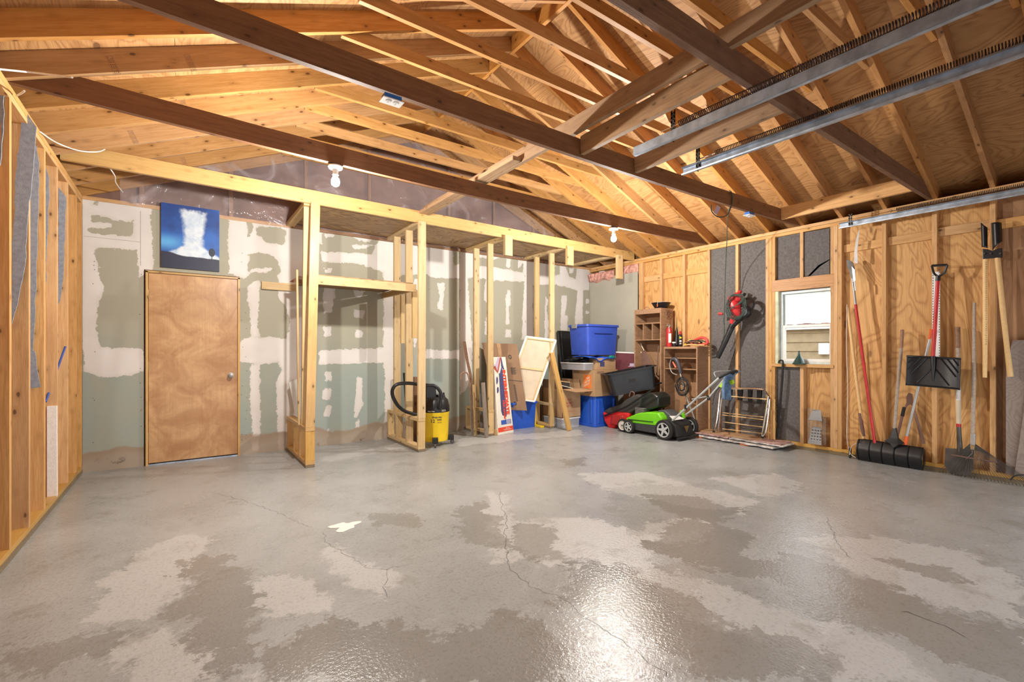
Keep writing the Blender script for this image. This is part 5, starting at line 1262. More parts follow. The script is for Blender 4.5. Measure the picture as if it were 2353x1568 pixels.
MB().tube([a0_, a1_], .0135, 10).tube([b0_, bM, b1_], .0135, 10).tube([g(1590, 918, XA) , g(1622, 912, (XA + XB_) / 2), g(1628, 915, XB_)], .009, 8).build('handle_tube', M_hub, gm, smooth=True)
top = a1_ + (a1_ - a0_).normalized() * .10 
MB().tube(catmull([a1_ - (a1_ - a0_).normalized() * .02, a1_ + Vector((.03, -.10, .055)), a1_ + Vector((.12, -.14, .07)), b1_ + Vector((-.10, -.14, .07)), b1_ + Vector((-.02, -.10, .05)), b1_], 6), .018, 10).build('foam_grip', M_blkr, gm, smooth=True)
MB().tube(catmull([g(1646, 870, XA) + Vector((-.01, 0, .02)), g(1641, 856, XA), g(1660, 853, XA + .1), g(1686, 853, XB_ - .1), g(1690, 862, XB_)], 3), .005, 6).build('bail_wire', M_hub, gm, smooth=True)
sbm = bM.lerp(b1_, .62)
MB().prism([g(1651, 888, XB_ - .06), g(1660, 879, XB_ - .06), g(1682, 873, XB_ - .06), g(1684, 882, XB_ - .06), g(1672, 889, XB_ - .06), g(1656, 892, XB_ - .06)], (.05, 0, 0)).build('switch_box', M_lime, gm, bevel=.008)
MB().lathe([(.02, -.03), (.022, .03)], 10, Matrix.Translation(bM)).lathe([(.02, -.03), (.022, .03)], 10, Matrix.Translation(g(1576, 936, XA))).build('clamp', M_blkp, gm)
MB().tube(catmull([g(1655, 890, XB_), g(1645, 900, XB_), g(1640, 915, XB_), g(1638, 930, XB_)], 4), .004, 5).build('power_cable', M_blkr, gm)
rg_ = MB().grid(lambda u, v: Vector((b1_.x - .20 + .22 * u + .015 * math.sin(7 * v), b1_.y - .115 - .055 * math.cos(math.pi * min(1, v * 3)) - .035 * math.sin(9 * u + 2 * v), b1_.z + .085 - .40 * max(0, v - .12) - .03 * u * v)), 22, 22)
tag(rg_.build('denim_rag', M_denim, smooth=True, solid=.01), 'blue denim rag draped over the green mower grip', 'rag')

rm = thing('red_mower', (5.6, 4.75, 0), 'black petrol mower with a red grass bag behind the green mower', 'lawn mower')
wheel(5.33, 4.645, .095, .05, M_hubw, rm, solidhub=True); wheel(5.79, 4.92, .095, .05, M_hubw, rm, solidhub=True, side=1)
g = lambda px, py, X=5.42: at(px, py, X=X)
def sil(pts, X, dx, name, mat, parent, bev=.02): return MB().prism([g(x, y, X) for x, y in pts], (dx, 0, 0)).build(name, mat, parent, smooth=True, bevel=bev)
sil([(1384, 947), (1396, 952), (1420, 947), (1445, 950), (1444, 965), (1436, 975), (1425, 968), (1416, 975), (1410, 986), (1398, 984), (1388, 968)], 5.42, .42, 'grass_bag', M_redcl, rm)
sil([(1386, 945), (1400, 937), (1424, 930), (1438, 918), (1462, 906), (1474, 912), (1468, 936), (1446, 951), (1420, 948), (1396, 952)], 5.44, .40, 'bag_top', plain('bag_black_cloth', (.05, .048, .046), .8), rm)
MB().bevbox(5.38, 5.80, 4.68, 5.0, .07, .22, .08, .9).build('deck', plain('mower_deck_red', (.35, .02, .02), .4), rm, bevel=.01)
sil([(1444, 950), (1448, 926), (1462, 908), (1498, 902), (1512, 912), (1512, 936), (1490, 943), (1470, 948), (1452, 958)], 5.50, .30, 'engine_block', plain('mower_black', (.02, .025, .022), .3), rm)
en = MB()
c0 = g(1470, 945, 5.47)
for k in range(6): en.box(c0.x - .03, c0.x + .10, c0.y - .10, c0.y + .06, c0.z - .05 + k * .018, c0.z - .042 + k * .018)
en.build('engine_fins', M_silver, rm)
MB().lathe([(.11, 0), (.12, .03), (.10, .07), (.03, .09)], 20, Matrix.Translation((5.68, 4.40, .40))).build('engine_cover', M_blkp, rm, smooth=True)
MB().lathe([(.018, 0), (.02, .03)], 10, Matrix.Translation(g(1452, 962, 5.45))).build('primer_bulb', M_orange, rm)
MB().tube([g(1389, 956, 5.40), g(1440, 935, 5.40), g(1505, 892, 5.40)], .013, 8).tube([g(1440, 905, 5.80), g(1520, 880, 5.80)], .013, 8).build('handle_bar', M_blkp, rm, smooth=True)
MB().tube(catmull([g(1446, 912, 5.45), g(1450, 900, 5.45), g(1458, 905, 5.45), g(1452, 915, 5.45)], 4), .008, 6).build('rope_loop', M_brown, rm)
# tilted black tote on the mower
ctr = at(1447, 874, X=5.60)
rt = Vector((cs, -sn, 0)); fw_ = Vector((sn, cs, 0))
th = R(11); e1 = (rt * math.cos(th) + Vector((0, 0, 1)) * math.sin(th)).normalized(); e3 = (Vector((0, 0, 1)) * math.cos(th) - rt * math.sin(th)); 
e3 = (e3 * math.cos(R(1)) + fw_ * math.sin(R(1))).normalized(); e2 = e3.cross(e1).normalized(); e1 = e2.cross(e3)
mw = Matrix((e1, e2, e3)).transposed().to_4x4(); mw.translation = ctr
tote('black_tote', -.36, .36, -.21, .21, -.175, .165, M_blkp, 'open black tote tipped on top of the red and black mower', mw=mw, lid=False)
MB().box(-.06, .04, -.207, -.19, -.02, .03, mw).build('grip', M_blkr, bpy.data.objects['black_tote'])

# ---- mats and luggage racks
mt = thing('mat_stack', (6.0, 3.4, 0), 'low stack of old boards and rug scraps on the floor under the luggage racks', 'boards')
def ragged(x0, x1, y0, y1, z0, z1, amp, seed, name, mat):
    r_ = random.Random(seed); n = 26; pts = []
    for k in range(n + 1): pts.append((x0 + r_.uniform(-amp, amp), y1 + (y0 - y1) * k / n, z0))
    pts += [(x1, y0 + r_.uniform(-amp, amp), z0), (x1, y1, z0)]
    return MB().prism(pts, (0, 0, z1 - z0)).build(name, mat, mt)
ragged(5.80, 6.14, 2.72, 3.98, .018, .040, .018, 1, 'rug_layer', M_whiterug)
ragged(5.83, 6.145, 2.68, 4.34, .040, .052, .012, 2, 'board_layer', M_blkr)
ragged(5.81, 6.14, 3.30, 3.99, .052, .068, .015, 3, 'rug_layer', M_pinkrug)
ragged(5.82, 6.14, 2.62, 3.28, .052, .064, .02, 4, 'rug_layer', M_whiterug)
ragged(5.86, 6.145, 2.66, 3.05, .066, .078, .012, 5, 'rug_layer', M_pinkrug)
ragged(5.885, 6.146, 2.95, 4.34, .070, .082, .004, 6, 'top_board', M_tan)
for y in (3.72, 3.08): MB().box(5.80, 5.90, y - .05, y + .05, 0, .02).build('brick_scrap', plain('brick_red', (.42, .12, .045), .9), mt)
g = lambda px, py, X=6.0: at(px, py, X=X)
def rack(dxx, label):
    t = thing('luggage_rack', (6.0 + dxx, 3.4, .083), label, 'luggage rack'); return t
lr = rack(0, 'chrome folding luggage rack with black straps, in front of the black fibreboard')
q = [g(1650, 991), g(1656, 928), g(1663, 899), g(1670, 893.5), g(1676, 893), g(1745, 895), g(1756, 898), g(1763, 908), g(1764, 918), g(1752, 998), g(1752, 1006)]
MB().tube(catmull(q, 5), .012, 9).build('chrome_frame', M_chrome, lr, smooth=True)
q = [g(1640, 990, 5.94), g(1647, 965, 5.96), g(1654, 905, 6.02), g(1660, 893, 6.03), g(1664, 889, 6.04)]
q2 = [g(1752, 1003, 5.96), g(1759, 990, 5.97), g(1767, 925, 6.03), g(1764, 905, 6.04)]
MB().tube(catmull(q, 5), .012, 9).tube(catmull(q2, 5), .012, 9).build('chrome_frame', M_chrome, lr, smooth=True)
for p_ in (q[0], q2[0]): MB().tube([p_, p_ - Vector((0, 0, .025))], .016, 8).build('rubber_foot', M_blkr, lr)
for px0, px1, yb in ((1671, 1681, 917), (1694, 1705, 920), (1718, 1727, 925), (1739, 1749, 928)):
    a, c = g(px0, 893), g(px1, 894); lo, lo2 = g(px0 + 1, yb, 6.03), g(px1 + 1, yb + 1, 6.03)
    MB().prism([a, c, lo2, lo], (-.003, 0, 0)).prism([a + Vector((.03, 0, 0)), c + Vector((.03, 0, 0)), lo2 + Vector((.0, 0, 0)), lo], (.003, 0, 0)).build('strap', M_blkp, lr)
for x in ((1664, 1692), (1752, 1760)): pass
MB().tube([g(1664, 910), g(1762, 918)], .008, 7).build('crossbar', M_handle, lr)
wr = thing('wooden_rack', (6.10, 3.4, .083), 'folded wooden luggage rack with thin rails behind the chrome one', 'luggage rack')
X2 = 6.07
for px in (1655, 1778): 
    a = g(px, 915 if px < 1700 else 918, X2); b_ = Vector((X2, a.y, .084)); board('rack_leg', b_, a, .035, .02, M_yel if px > 1700 else M_dark, wr, up=(1, 0, 0))
for px in (1767, 1773):
    a = g(px, 945, X2 - .02); b_ = Vector((X2 - .02, a.y, .084)); board('rack_leg', b_, a, .014, .02, M_stud, wr, up=(1, 0, 0))
for ya, yb in ((949, 959), (954, 965), (970, 982), (986, 997)):
    MB().tube([g(1660, ya, X2 - .025), g(1754, yb, X2 - .025)], .006, 7).build('rack_rail', M_handle, wr)
for k in range(5): MB().box(X2 - .03, X2, g(1775, 900, X2).y, g(1762, 900, X2).y, .16 + k * .07, .175 + k * .07).build('rack_slat', M_stud, wr)

# ---- leaf blower, its cord
g = lambda px, py, X=6.03: at(px, py, X=X)
lb = thing('leaf_blower', g(1692, 700), 'red and black leaf blower hanging on a stud of the black fibreboard bay', 'leaf blower')
def ell(c, r3, name, mat, seed=None, rot=0.0):
    M = Matrix.Translation(c) @ Matrix.Rotation(rot, 4, 'X') @ Matrix.Diagonal((*r3, 1)); pr = [(math.sin(math.pi * i / 14), math.cos(math.pi * i / 14)) for i in range(1, 14)]
    return MB().lathe(pr, 20, M).build(name, mat, lb, smooth=True)
ell(g(1688, 705, 5.99), (.075, .075, .16), 'body', M_red, rot=R(-22)); ell(g(1694, 684, 6.0), (.06, .07, .07), 'body', M_red)
MB().tube([g(1698, 675), g(1701, 668)], [.022, .03], 10).build('hook_knob', M_red, lb, smooth=True)
MB().tube([g(1712, 674), g(1708, 680)], .02, 8).build('knob', M_blkp, lb, smooth=True)
MB().tube([g(1661, 722), g(1652, 721)], [.014, .022], 8).build('end_knob', M_red, lb, smooth=True)
MB().lathe([(.075, -.04), (.085, -.02), (.085, .03), (.06, .05)], 22, Matrix.Translation(g(1711, 717, 6.04)) @ Matrix.Rotation(R(-90), 4, 'Y')).build('fan_housing', M_blkp, lb, smooth=True)
MB().tube(catmull([g(1706, 690), g(1722, 686), g(1733, 700), g(1722, 722)], 5), .013, 8).build('handle', M_blkp, lb, smooth=True)
MB().tube([g(1690, 715, 5.99), g(1682, 744, 5.99)], [.05, .035], 12).build('throat', M_red, lb, smooth=True)
MB().tube([g(1702, 728, 6.04), g(1683, 748, 6.0), g(1676, 762, 6.0)], [.05, .042, .038], 14).build('collar', M_blkp, lb, smooth=True)
MB().tube([g(1682, 750, 6.0), g(1668, 782, 5.98), g(1649, 823, 5.95)], [.036, .036, .030], 16).build('blower_tube', M_blkp, lb, smooth=True)
r_ = random.Random(3); mb = MB(); cc = g(1691, 703, 5.90)
for k in range(8):
    a, c = r_.uniform(.10, .14), r_.uniform(.13, .17); ph = r_.uniform(-.5, .3); oy, oz = r_.uniform(-.02, .02), r_.uniform(-.02, .02)
    out = []
    for j in range(12):
        t_ = 2 * math.pi * j / 12; y = a * math.cos(t_); z = c * math.sin(t_); out.append(cc + Vector((r_.uniform(-.012, .012), oy + y * math.cos(ph) - z * math.sin(ph), oz + y * math.sin(ph) + z * math.cos(ph))))
    mb.tube(catmull(out, 4, True), .0038, 5, closed=True)
for k in range(3): mb.tube(catmull([cc + Vector((-.01, .13, -.08 + .03 * k)), cc + Vector((-.01, .0, .0)), cc + Vector((-.01, -.12, .10 - .02 * k))], 5), .0038, 5)
mb.tube(catmull([g(1664, 728, 5.95), g(1661, 740, 5.95), g(1664, 748, 5.95)], 4), .004, 5)
mb.build('coiled_cord', M_greencord, lb, smooth=True)
j = lambda px, py, Y=2.55: at(px, py, Y=Y)
cable('power_cord', [j(1634, 472), j(1634, 482), j(1640, 492), j(1652, 499), j(1668, 496), j(1677, 483), j(1681, 470), j(1683, 455), j(1681, 443), j(1676, 438, 2.59)], .0055, M_greencord, 'dark cord looped over the joist beside the right outlet box')
cable('extension_cord', [j(1679, 474), j(1674, 486, 2.6), at(1671, 520, X=5.35), at(1670, 560, X=5.6), at(1667, 620, X=5.85), at(1665, 700, X=5.95), at(1664, 730, X=5.95), at(1664, 770, X=6.0), at(1657, 790, X=6.02)], .0045, M_greencord, 'long dark cord hanging from the joist down to the leaf blower')
tag(MB().prism([j(1648, 471), j(1656, 477), j(1647, 494), j(1640, 489)], (0, .001, 0)).build('cord_label', M_purp), 'pink paper label on the looped cord', 'label')

# ---- window
g = lambda px, py, X: at(px, py, X=X)
wn = bpy.data.objects.new('window_1', None); reg(wn, Matrix.Translation((6.2, 2.5, 1.04)), None); tag(wn, 'double-hung window with a pale vinyl frame in the right stud wall', kind='structure')
wy0, wy1, wz0, wz1 = 2.232, 2.80, 1.042, 1.95
board('window_buck', (XR + .045, 2.846, 1.04), (XR + .045, 2.846, 1.955), .036, .085, M_jamb, wn, up=(1, 0, 0))
def ring(x0, x1, y0, y1, z0, z1, t, name, mat):
    MB().box(x0, x1, y0, y1, z0, z0 + t).box(x0, x1, y0, y1, z1 - t, z1).box(x0, x1, y0, y0 + t, z0 + t, z1 - t).box(x0, x1, y1 - t, y1, z0 + t, z1 - t).build(name, mat, wn)
ring(XR + .05, XR + .12, wy0 - .02, wy1 + .028, wz0, wz1, .032, 'window_frame', M_vinyl)
zm = at(1850, 750, X=XR + .09).z
ring(XR + .085, XR + .11, wy0 + .012, wy1 - .004, zm - .015, wz1 - .03, .024, 'upper_sash', M_vinyl)
ring(XR + .055, XR + .082, wy0 + .012, wy1 - .004, wz0 + .03, zm + .018, .030, 'lower_sash', M_white)
MB().box(XR + .096, XR + .099, wy0 + .03, wy1 - .03, zm, wz1 - .05).build('pane', M_glass, wn)
MB().box(XR + .067, XR + .070, wy0 + .03, wy1 - .03, wz0 + .05, zm).build('pane', M_glass, wn)
# neighbour's shed and ground outside
nh = thing('neighbour_shed', (9.3, 2.5, 0), 'tan lap-sided shed with a mossy shingle edge outside the window', 'building')
NX = 9.3; zt_ = at(1850, 745, X=NX).z
n = 0; z = .2
while z < zt_ - .05:
    hgt = .165; zz = min(z + hgt, zt_ - .04)
    MB().prism([(NX, .5, z), (NX - .022, .5, z + .004), (NX - .004, .5, zz), (NX, .5, zz)], (0, 6, 0)).build('siding_board', M_siding, nh); z += hgt
MB().box(NX, NX + .1, .5, 6.5, 0, zt_ - .04).build('wall_core', M_siding, nh)
r_ = random.Random(8)
for k in range(60): MB().box(NX - .12, NX + .25, .5 + k * .1, .596 + k * .1, zt_ - .035, zt_ - .02 + r_.uniform(0, .035)).build('shingle', M_shing, nh)
MB().box(NX - .10, NX - .06, .5, 6.5, zt_ - .10, zt_ - .035).build('gutter', M_white, nh)
ux = at(1893, 802, X=NX - .05); MB().box(NX - .07, NX - .02, ux.y - .08, ux.y + .08, ux.z - .10, ux.z + .10).build('meter_box', M_white, nh, bevel=.01)
MB().box(NX - .06, NX - .02, .5, 6.5, .0, .38).build('overexposed_siding', M_white, nh)  # white strip paints the overexposed foot of the siding
gd = MB().box(6.6, 30, -12, 22, -.25, -.05).build('ground_outside', M_ground); tag(gd, 'ground outside beyond the window', kind='structure')
tw = MB(); r_ = random.Random(2)
for k in range(11):
    c = at(1806 + r_.uniform(0, 36), 720 + r_.uniform(-12, 8), X=14); 
    tw.tube([c, c + Vector((0, r_.uniform(-.15, .15), r_.uniform(-.12, .12)))], .004, 4)
    for _ in range(3):
        d = c + Vector((r_.uniform(-.1, .1), r_.uniform(-.12, .12), r_.uniform(-.12, .12))); tw.prism([d, d + Vector((0, .028, .010)), d + Vector((0, .022, -.012))], (.004, 0, 0))
tw.tube([(14, 9.0, 0), (14, 8.8, 1.6), (14, 8.2, 2.1), at(1812, 722, X=14)], [.08, .05, .01, .004], 6)
tag(tw.build('tree_branch', M_leaf), 'sparse leafy twigs against the white sky outside the window', 'tree')
# funnel on the sill
c0 = at(1836, 838, X=6.135); c0.z = 1.039
fu = thing('funnel', c0, 'dark green plastic funnel upside down on the window sill', 'funnel')
MB().lathe([(.070, 0), (.072, .012), (.066, .018), (.026, .095), (.017, .105), (.015, .125), (.011, .13), (.009, .165), (.004, .166)], 24, Matrix.Translation(c0)).build('cone', plain('green_black_plastic', (.02, .06, .055), .35), fu, smooth=True)
# strap on the sill, trap
q = [at(1789, 834, X=6.13), at(1792, 829, X=6.12), at(1797, 829, X=6.12), at(1799, 836, X=6.12), at(1796, 890, X=6.12), at(1790, 950, X=6.12), at(1784, 1008, X=6.12)]
tag(MB().tube(catmull(q, 6), [.010] * 18 + [.014] * 19, 7).build('crook_bar', M_blkr, smooth=True), 'dark hooked bar hanging from the left end of the window sill', 'bar')
ch = MB(); r_ = random.Random(4)
for k in range(20):
    a = at(1783 + (k % 2), 852 + k * 6, X=6.13); ch.tube([a, a + Vector((0, .004 * (-1) ** k, -.03))], .005, 5)
tag(ch.build('hanging_chain', M_steel), 'dark chain hanging left of the hooked bar below the window', 'chain')
tp_ = thing('wire_trap', (6.16, 2.38, .09), 'galvanised wire animal trap standing below the window', 'trap')
a, b_, c, d = at(1859, 940, X=6.19), at(1884, 938, X=6.19), at(1898, 958, X=6.12), at(1893, 1026, X=6.10)
y1_, y0_ = at(1859, 980, X=6.16).y, at(1899, 980, X=6.16).y; zt2, zb2 = at(1870, 939, X=6.16).z, .10
mb = MB()
for k in range(12): yy = y1_ + (y0_ - y1_) * k / 11; mb.box(6.128, 6.130, yy - .0014, yy + .0014, zb2, zt2 - (.10 * max(0, k - 6) / 5))
for k in range(24):
    zz_ = zb2 + (zt2 - zb2) * k / 23; mb.box(6.128, 6.130, y0_ + (.0 if k < 18 else .02 * (k - 17)), y1_, zz_ - .0014, zz_ + .0014)
for yy in (y1_, y0_):
    for k in range(24): mb.box(6.13, 6.22, yy - .001, yy + .001, zb2 + (zt2 - zb2) * k / 26 - .001, zb2 + (zt2 - zb2) * k / 26 + .001)
mb.build('wire_cage', M_silver, tp_)
for z0_, z1_, dd in ((.10, .30, .06), (.38, .50, .02)):
    MB().prism([(6.10 - dd * .4, y1_ - .02, z0_), (6.10 - dd * .4, y0_ + .02, z0_), (6.135, y0_ + .05, z1_), (6.135, y1_ - .05, z1_)], (.002, 0, 0)).build('door_plate', plain('dull_zinc', (.26, .27, .28), .7, .2), tp_)
mb = MB()
for k in range(5):
    for l_ in range(4): mb.lathe([(.008, 0), (.008, .002)], 8, Matrix.Translation((6.085 + .008 * k, y0_ + .04 + l_ * .03, .12 + .035 * k)) @ Matrix.Rotation(R(-90), 4, 'Y'))
mb.build('plate_hole', M_steel, tp_)

# ---- long tools on the right wall
g = lambda px, py, X=6.09: at(px, py, X=X)
ps = thing('pole_saw', g(2006, 1040), 'pole saw with a long red pole and curved blade, leaning right of the window', 'pole saw')
MB().tube([g(1966, 700, 6.09), g(1985, 840, 6.08), g(2012, 1030, 6.05)], .014, 10).build('red_pole', M_red, ps, smooth=True)
MB().tube([g(1959, 640, 6.09), g(1966, 700, 6.09)], .0125, 10).build('metal_sleeve', M_silver, ps, smooth=True)
MB().tube([g(1958, 648, 6.07), g(1964, 647, 6.07), g(1966, 668, 6.07)], .008, 6).build('latch', M_white, ps)
bl = [(1974, 529), (1967, 550), (1963, 580), (1962, 602), (1967, 606), (1971, 605), (1970, 575), (1973, 548), (1975.5, 530)]
MB().prism([g(x, y, 6.10) for x, y in bl], (.002, 0, 0)).build('saw_blade', M_silver, ps)
MB().prism([g(x, y, 6.09) for x, y in [(1945, 598), (1950, 597), (1960, 604), (1964, 618), (1961, 645), (1955, 640), (1952, 625), (1946, 612)]], (.012, 0, 0)).build('lopper_head', M_steel, ps, bevel=.002)
MB().prism([g(x, y, 6.08) for x, y in [(1957, 612), (1964, 620), (1966, 645), (1961, 647)]], (.01, 0, 0)).build('lever', M_galv, ps)
hn = thing('wooden_tool_handle', g(1988, 1020, 6.14), 'long brown worn wooden handle leaning left of the red pole', 'tool')
MB().tube([g(1948, 706, 6.16), g(1964, 840, 6.15), g(1979, 960, 6.13), g(1986, 1025, 6.12)], [.016, .017, .015, .014], 10).build('handle', M_handle, hn, smooth=True)
MB().tube([g(1976, 950, 6.13), g(1981, 985, 6.12), g(1985, 1003, 6.12)], [.017, .02, .014], 8).build('rusty_ferrule', M_brown, hn, smooth=True)
tag(board('pale_lath', g(1992, 790, 6.22), g(1998, 1020, 6.19), .02, .012, M_stud, None), 'thin pale lath leaning in the bay behind the red pole', 'lath')
cable('thin_white_wire', [g(1946, 700, 6.14), g(1945, 800, 6.14), g(1948, 900, 6.14), g(1946, 1000, 6.12), g(1953, 1040, 6.08), g(1966, 1052, 6.03)], .003, M_cable, 'thin white wire running down the stud beside the wooden handle')
cable('thin_white_wire', [g(1952, 1046, 6.05), g(1956, 1028, 6.08), g(1966, 1020, 6.08), g(1980, 1020, 6.10)], .0028, M_cable, 'thin white wire loop by the black plug on the floor')
tag(MB().prism([g(1950, 1030, 6.08), g(1955, 1029, 6.08), g(1955, 1053, 6.08), g(1950, 1053, 6.08)], (.03, 0, 0)).build('plug', M_blkp, bevel=.004), 'small black plug standing on the floor left of the snow pusher', 'plug')
# snow pusher
pu = thing('snow_pusher', (6.05, 1.67, 0), 'wide black ribbed snow pusher on the floor with a pale wooden handle', 'snow shovel')
py1, py0 = 1.945, 1.392
def blade(u, v):
    y = py1 + (py0 - py1) * u; a = v
    x = 6.085 - .085 * math.sin(math.pi * (.08 + .80 * (1 - a))) ; z = .006 + .235 * a - .012 * u * a
    z += -.03 * max(0, .12 - u) * a * 3 if a > .8 else 0
    rib = min(abs(((u * 5.2 + .35) % 1) - .5) * 2, 1); x += .010 * (1 if rib < .10 else 0)
    return Vector((x, y, z))
MB().grid(blade, 104, 14).build('blade', M_blkp, pu, smooth=True, solid=.006)
MB().prism([(6.06, py1 - .001, .02), (6.13, py1, .06), (6.13, py1, .20), (6.06, py1, .225)], (0, .004, 0)).prism([(6.06, py0, .02), (6.13, py0, .06), (6.13, py0, .20), (6.06, py0, .225)], (0, .004, 0)).build('end_cap', M_blkp, pu)
hb0 = g(2053, 1018, 6.04)
MB().prism([g(2030, 1014, 6.03), g(2044, 1006, 6.03), g(2050, 984, 6.05), g(2059, 984, 6.05), g(2064, 1008, 6.03), g(2078, 1020, 6.03), g(2064, 1024, 6.02), g(2052, 1032, 6.01), g(2044, 1020, 6.02)], (.03, 0, 0)).build('socket', M_blkp, pu, bevel=.006)
MB().tube([g(2054, 1005, 6.06), g(2062, 900, 6.08), g(2071, 800, 6.10)], .0155, 10).build('handle', M_handleg, pu, smooth=True)
MB().tube([g(2071, 800, 6.10), g(2073, 758, 6.11)], [.0155, .017], 10).build('worn_grip', M_dark, pu, smooth=True)
# loppers
lp = thing('loppers', g(2085, 1000, 6.14), 'old long-handled loppers standing behind the pusher handle', 'loppers')
MB().tube([g(2060, 1010, 6.12), g(2076, 945, 6.15)], [.013, .014], 8).tube([g(2098, 935, 6.16), g(2122, 1020, 6.13)], [.012, .014], 8).build('wooden_handle', M_brown, lp, smooth=True)
MB().tube([g(2073, 957, 6.145), g(2078, 936, 6.155)], .016, 8).build('black_sleeve', M_blkr, lp)
MB().prism([g(x, y, 6.15) for x, y in [(2077, 938), (2083, 925), (2082, 912), (2088, 903), (2096, 906), (2098, 920), (2097, 934), (2092, 930), (2086, 932), (2080, 942)]], (.008, 0, 0)).build('jaw', M_brown, lp)
# gauge pole with red caps
gp = thing('grey_pole', g(2080, 1030, 6.08), 'slim grey pole with red end caps leaning behind the hanging snow shovel', 'pole')
MB().tube([g(2083, 1005, 6.07), g(2137, 778, 6.13)], .0125, 10).build('tube', M_silver, gp, smooth=True)
MB().tube([g(2080, 1022, 6.065), g(2084, 1003, 6.07)], [.018, .016], 10).tube([g(2136, 780, 6.13), g(2140, 762, 6.13), g(2141, 757, 6.13)], [.014, .013, .02], 10).build('red_cap', M_orange, gp, smooth=True)
# hanging snow shovel
ss = thing('snow_shovel', g(2148, 850, 6.0), 'black snow shovel with a red shaft and D-grip hanging blade-down on the stud', 'snow shovel')
c4 = [g(2087, 818, 6.04), g(2210, 824, 6.04), g(2208, 896, 6.0), g(2084, 885, 6.0)]
def sb_(u, v):
    p_ = c4[0].lerp(c4[1], u).lerp(c4[3].lerp(c4[2], u), v); bow = 1 - (2 * u - 1) ** 4
    return p_ + Vector((.045 * bow * (1 - .3 * v) - .045, 0, 0))
MB().grid(sb_, 40, 14).build('blade', M_blkp, ss, smooth=True, solid=.006)
rb = MB()
for s_ in (-1, 1):
    for k in range(4):
        u0, v0 = .5 + s_ * (.02 + .115 * k), .05 if k else .35
        u1 = .5 + s_ * min(.46, .30 + .115 * k); v1 = v0 + (abs(u1 - u0) / .44) * .85
        v1 = min(.93, v1); pts = [sb_(u0 + (u1 - u0) * i / 8, v0 + (v1 - v0) * i / 8) + Vector((-.006, 0, 0)) for i in range(9)]
        rb.tube(pts, .0065, 6)
rb.tube([sb_(i / 16, .01) for i in range(17)], .009, 6).tube([sb_(i / 16, .98) for i in range(17)], .008, 6).build('rib', M_blkp, ss, smooth=True)
MB().tube([sb_(.49, -.02) + Vector((-.015, 0, 0)), sb_(.5, .35) + Vector((-.012, 0, 0)), sb_(.5, .8) + Vector((-.004, 0, 0))], [.022, .018, .006], 10).build('socket', M_blkp, ss, smooth=True)
MB().tube([sb_(.49, 0) + Vector((-.015, 0, 0)), g(2155, 644, 6.08)], .0155, 12).build('red_shaft', M_red, ss, smooth=True)
MB().tube([g(2155, 646, 6.08), g(2156, 634, 6.08)], .019, 10).tube(catmull([g(2156, 636, 6.08), g(2146, 628, 6.08), g(2141, 611, 6.08)], 4), .010, 8).tube(catmull([g(2156, 636, 6.08), g(2169, 628, 6.08), g(2177, 609, 6.08)], 4), .010, 8).tube([g(2141, 611, 6.08), g(2177, 609, 6.08)], .012, 8).build('d_grip', M_blkp, ss, smooth=True)
tag(MB().box(6.148, 6.150, at(2160, 700, X=6.15).y, at(2142, 700, X=6.15).y, at(2150, 850, X=6.15).z, at(2150, 625, X=6.15).z).build('perforated_strip', M_white), 'white perforated metal strip on the stud behind the red shaft', 'strip')
mb = MB(); yA, yB_ = at(2160, 700, X=6.147).y, at(2142, 700, X=6.147).y
for k in range(34):
    for y in (yA + .006, yB_ - .006): mb.box(6.1465, 6.148, y - .0025, y + .0025, 1.15 + k * .026, 1.161 + k * .026)
mb.build('hole', M_ink, bpy.data.objects['perforated_strip'])
# spade with taped handle
sd = thing('spade', (6.10, 1.16, 0), 'old spade with a dark grip and taped shaft behind the leaf rake', 'spade')
MB().tube([g(2200, 752, 6.14), g(2201, 800, 6.13)], [.022, .02], 10).build('dark_grip', M_dark, sd, smooth=True)
MB().tube([g(2201, 800, 6.13), g(2202, 896, 6.12)], .017, 10).build('shaft', M_handleg, sd, smooth=True)
MB().tube([g(2202, 892, 6.12), g(2202, 921, 6.12)], .0185, 10).build('white_tape', M_white, sd, smooth=True)
MB().tube([g(2202, 920, 6.12), g(2203, 975, 6.11)], [.020, .019], 10).build('shaft', M_canvas, sd, smooth=True)
MB().tube([g(2203, 974, 6.11), g(2203, 981, 6.11)], .0195, 10).build('red_band', M_red, sd, smooth=True)
MB().tube([g(2203, 980, 6.11), g(2206, 1040, 6.09)], [.017, .022], 10).build('metal_socket', M_steel, sd, smooth=True)
sq = [g(2172, 1030, 6.10), g(2236, 1034, 6.10), g(2238, 1078, 6.09), g(2226, 1094, 6.08), g(2184, 1090, 6.08), g(2170, 1070, 6.09)]
MB().prism(sq, (.004, 0, 0)).build('blade', M_steel, sd)
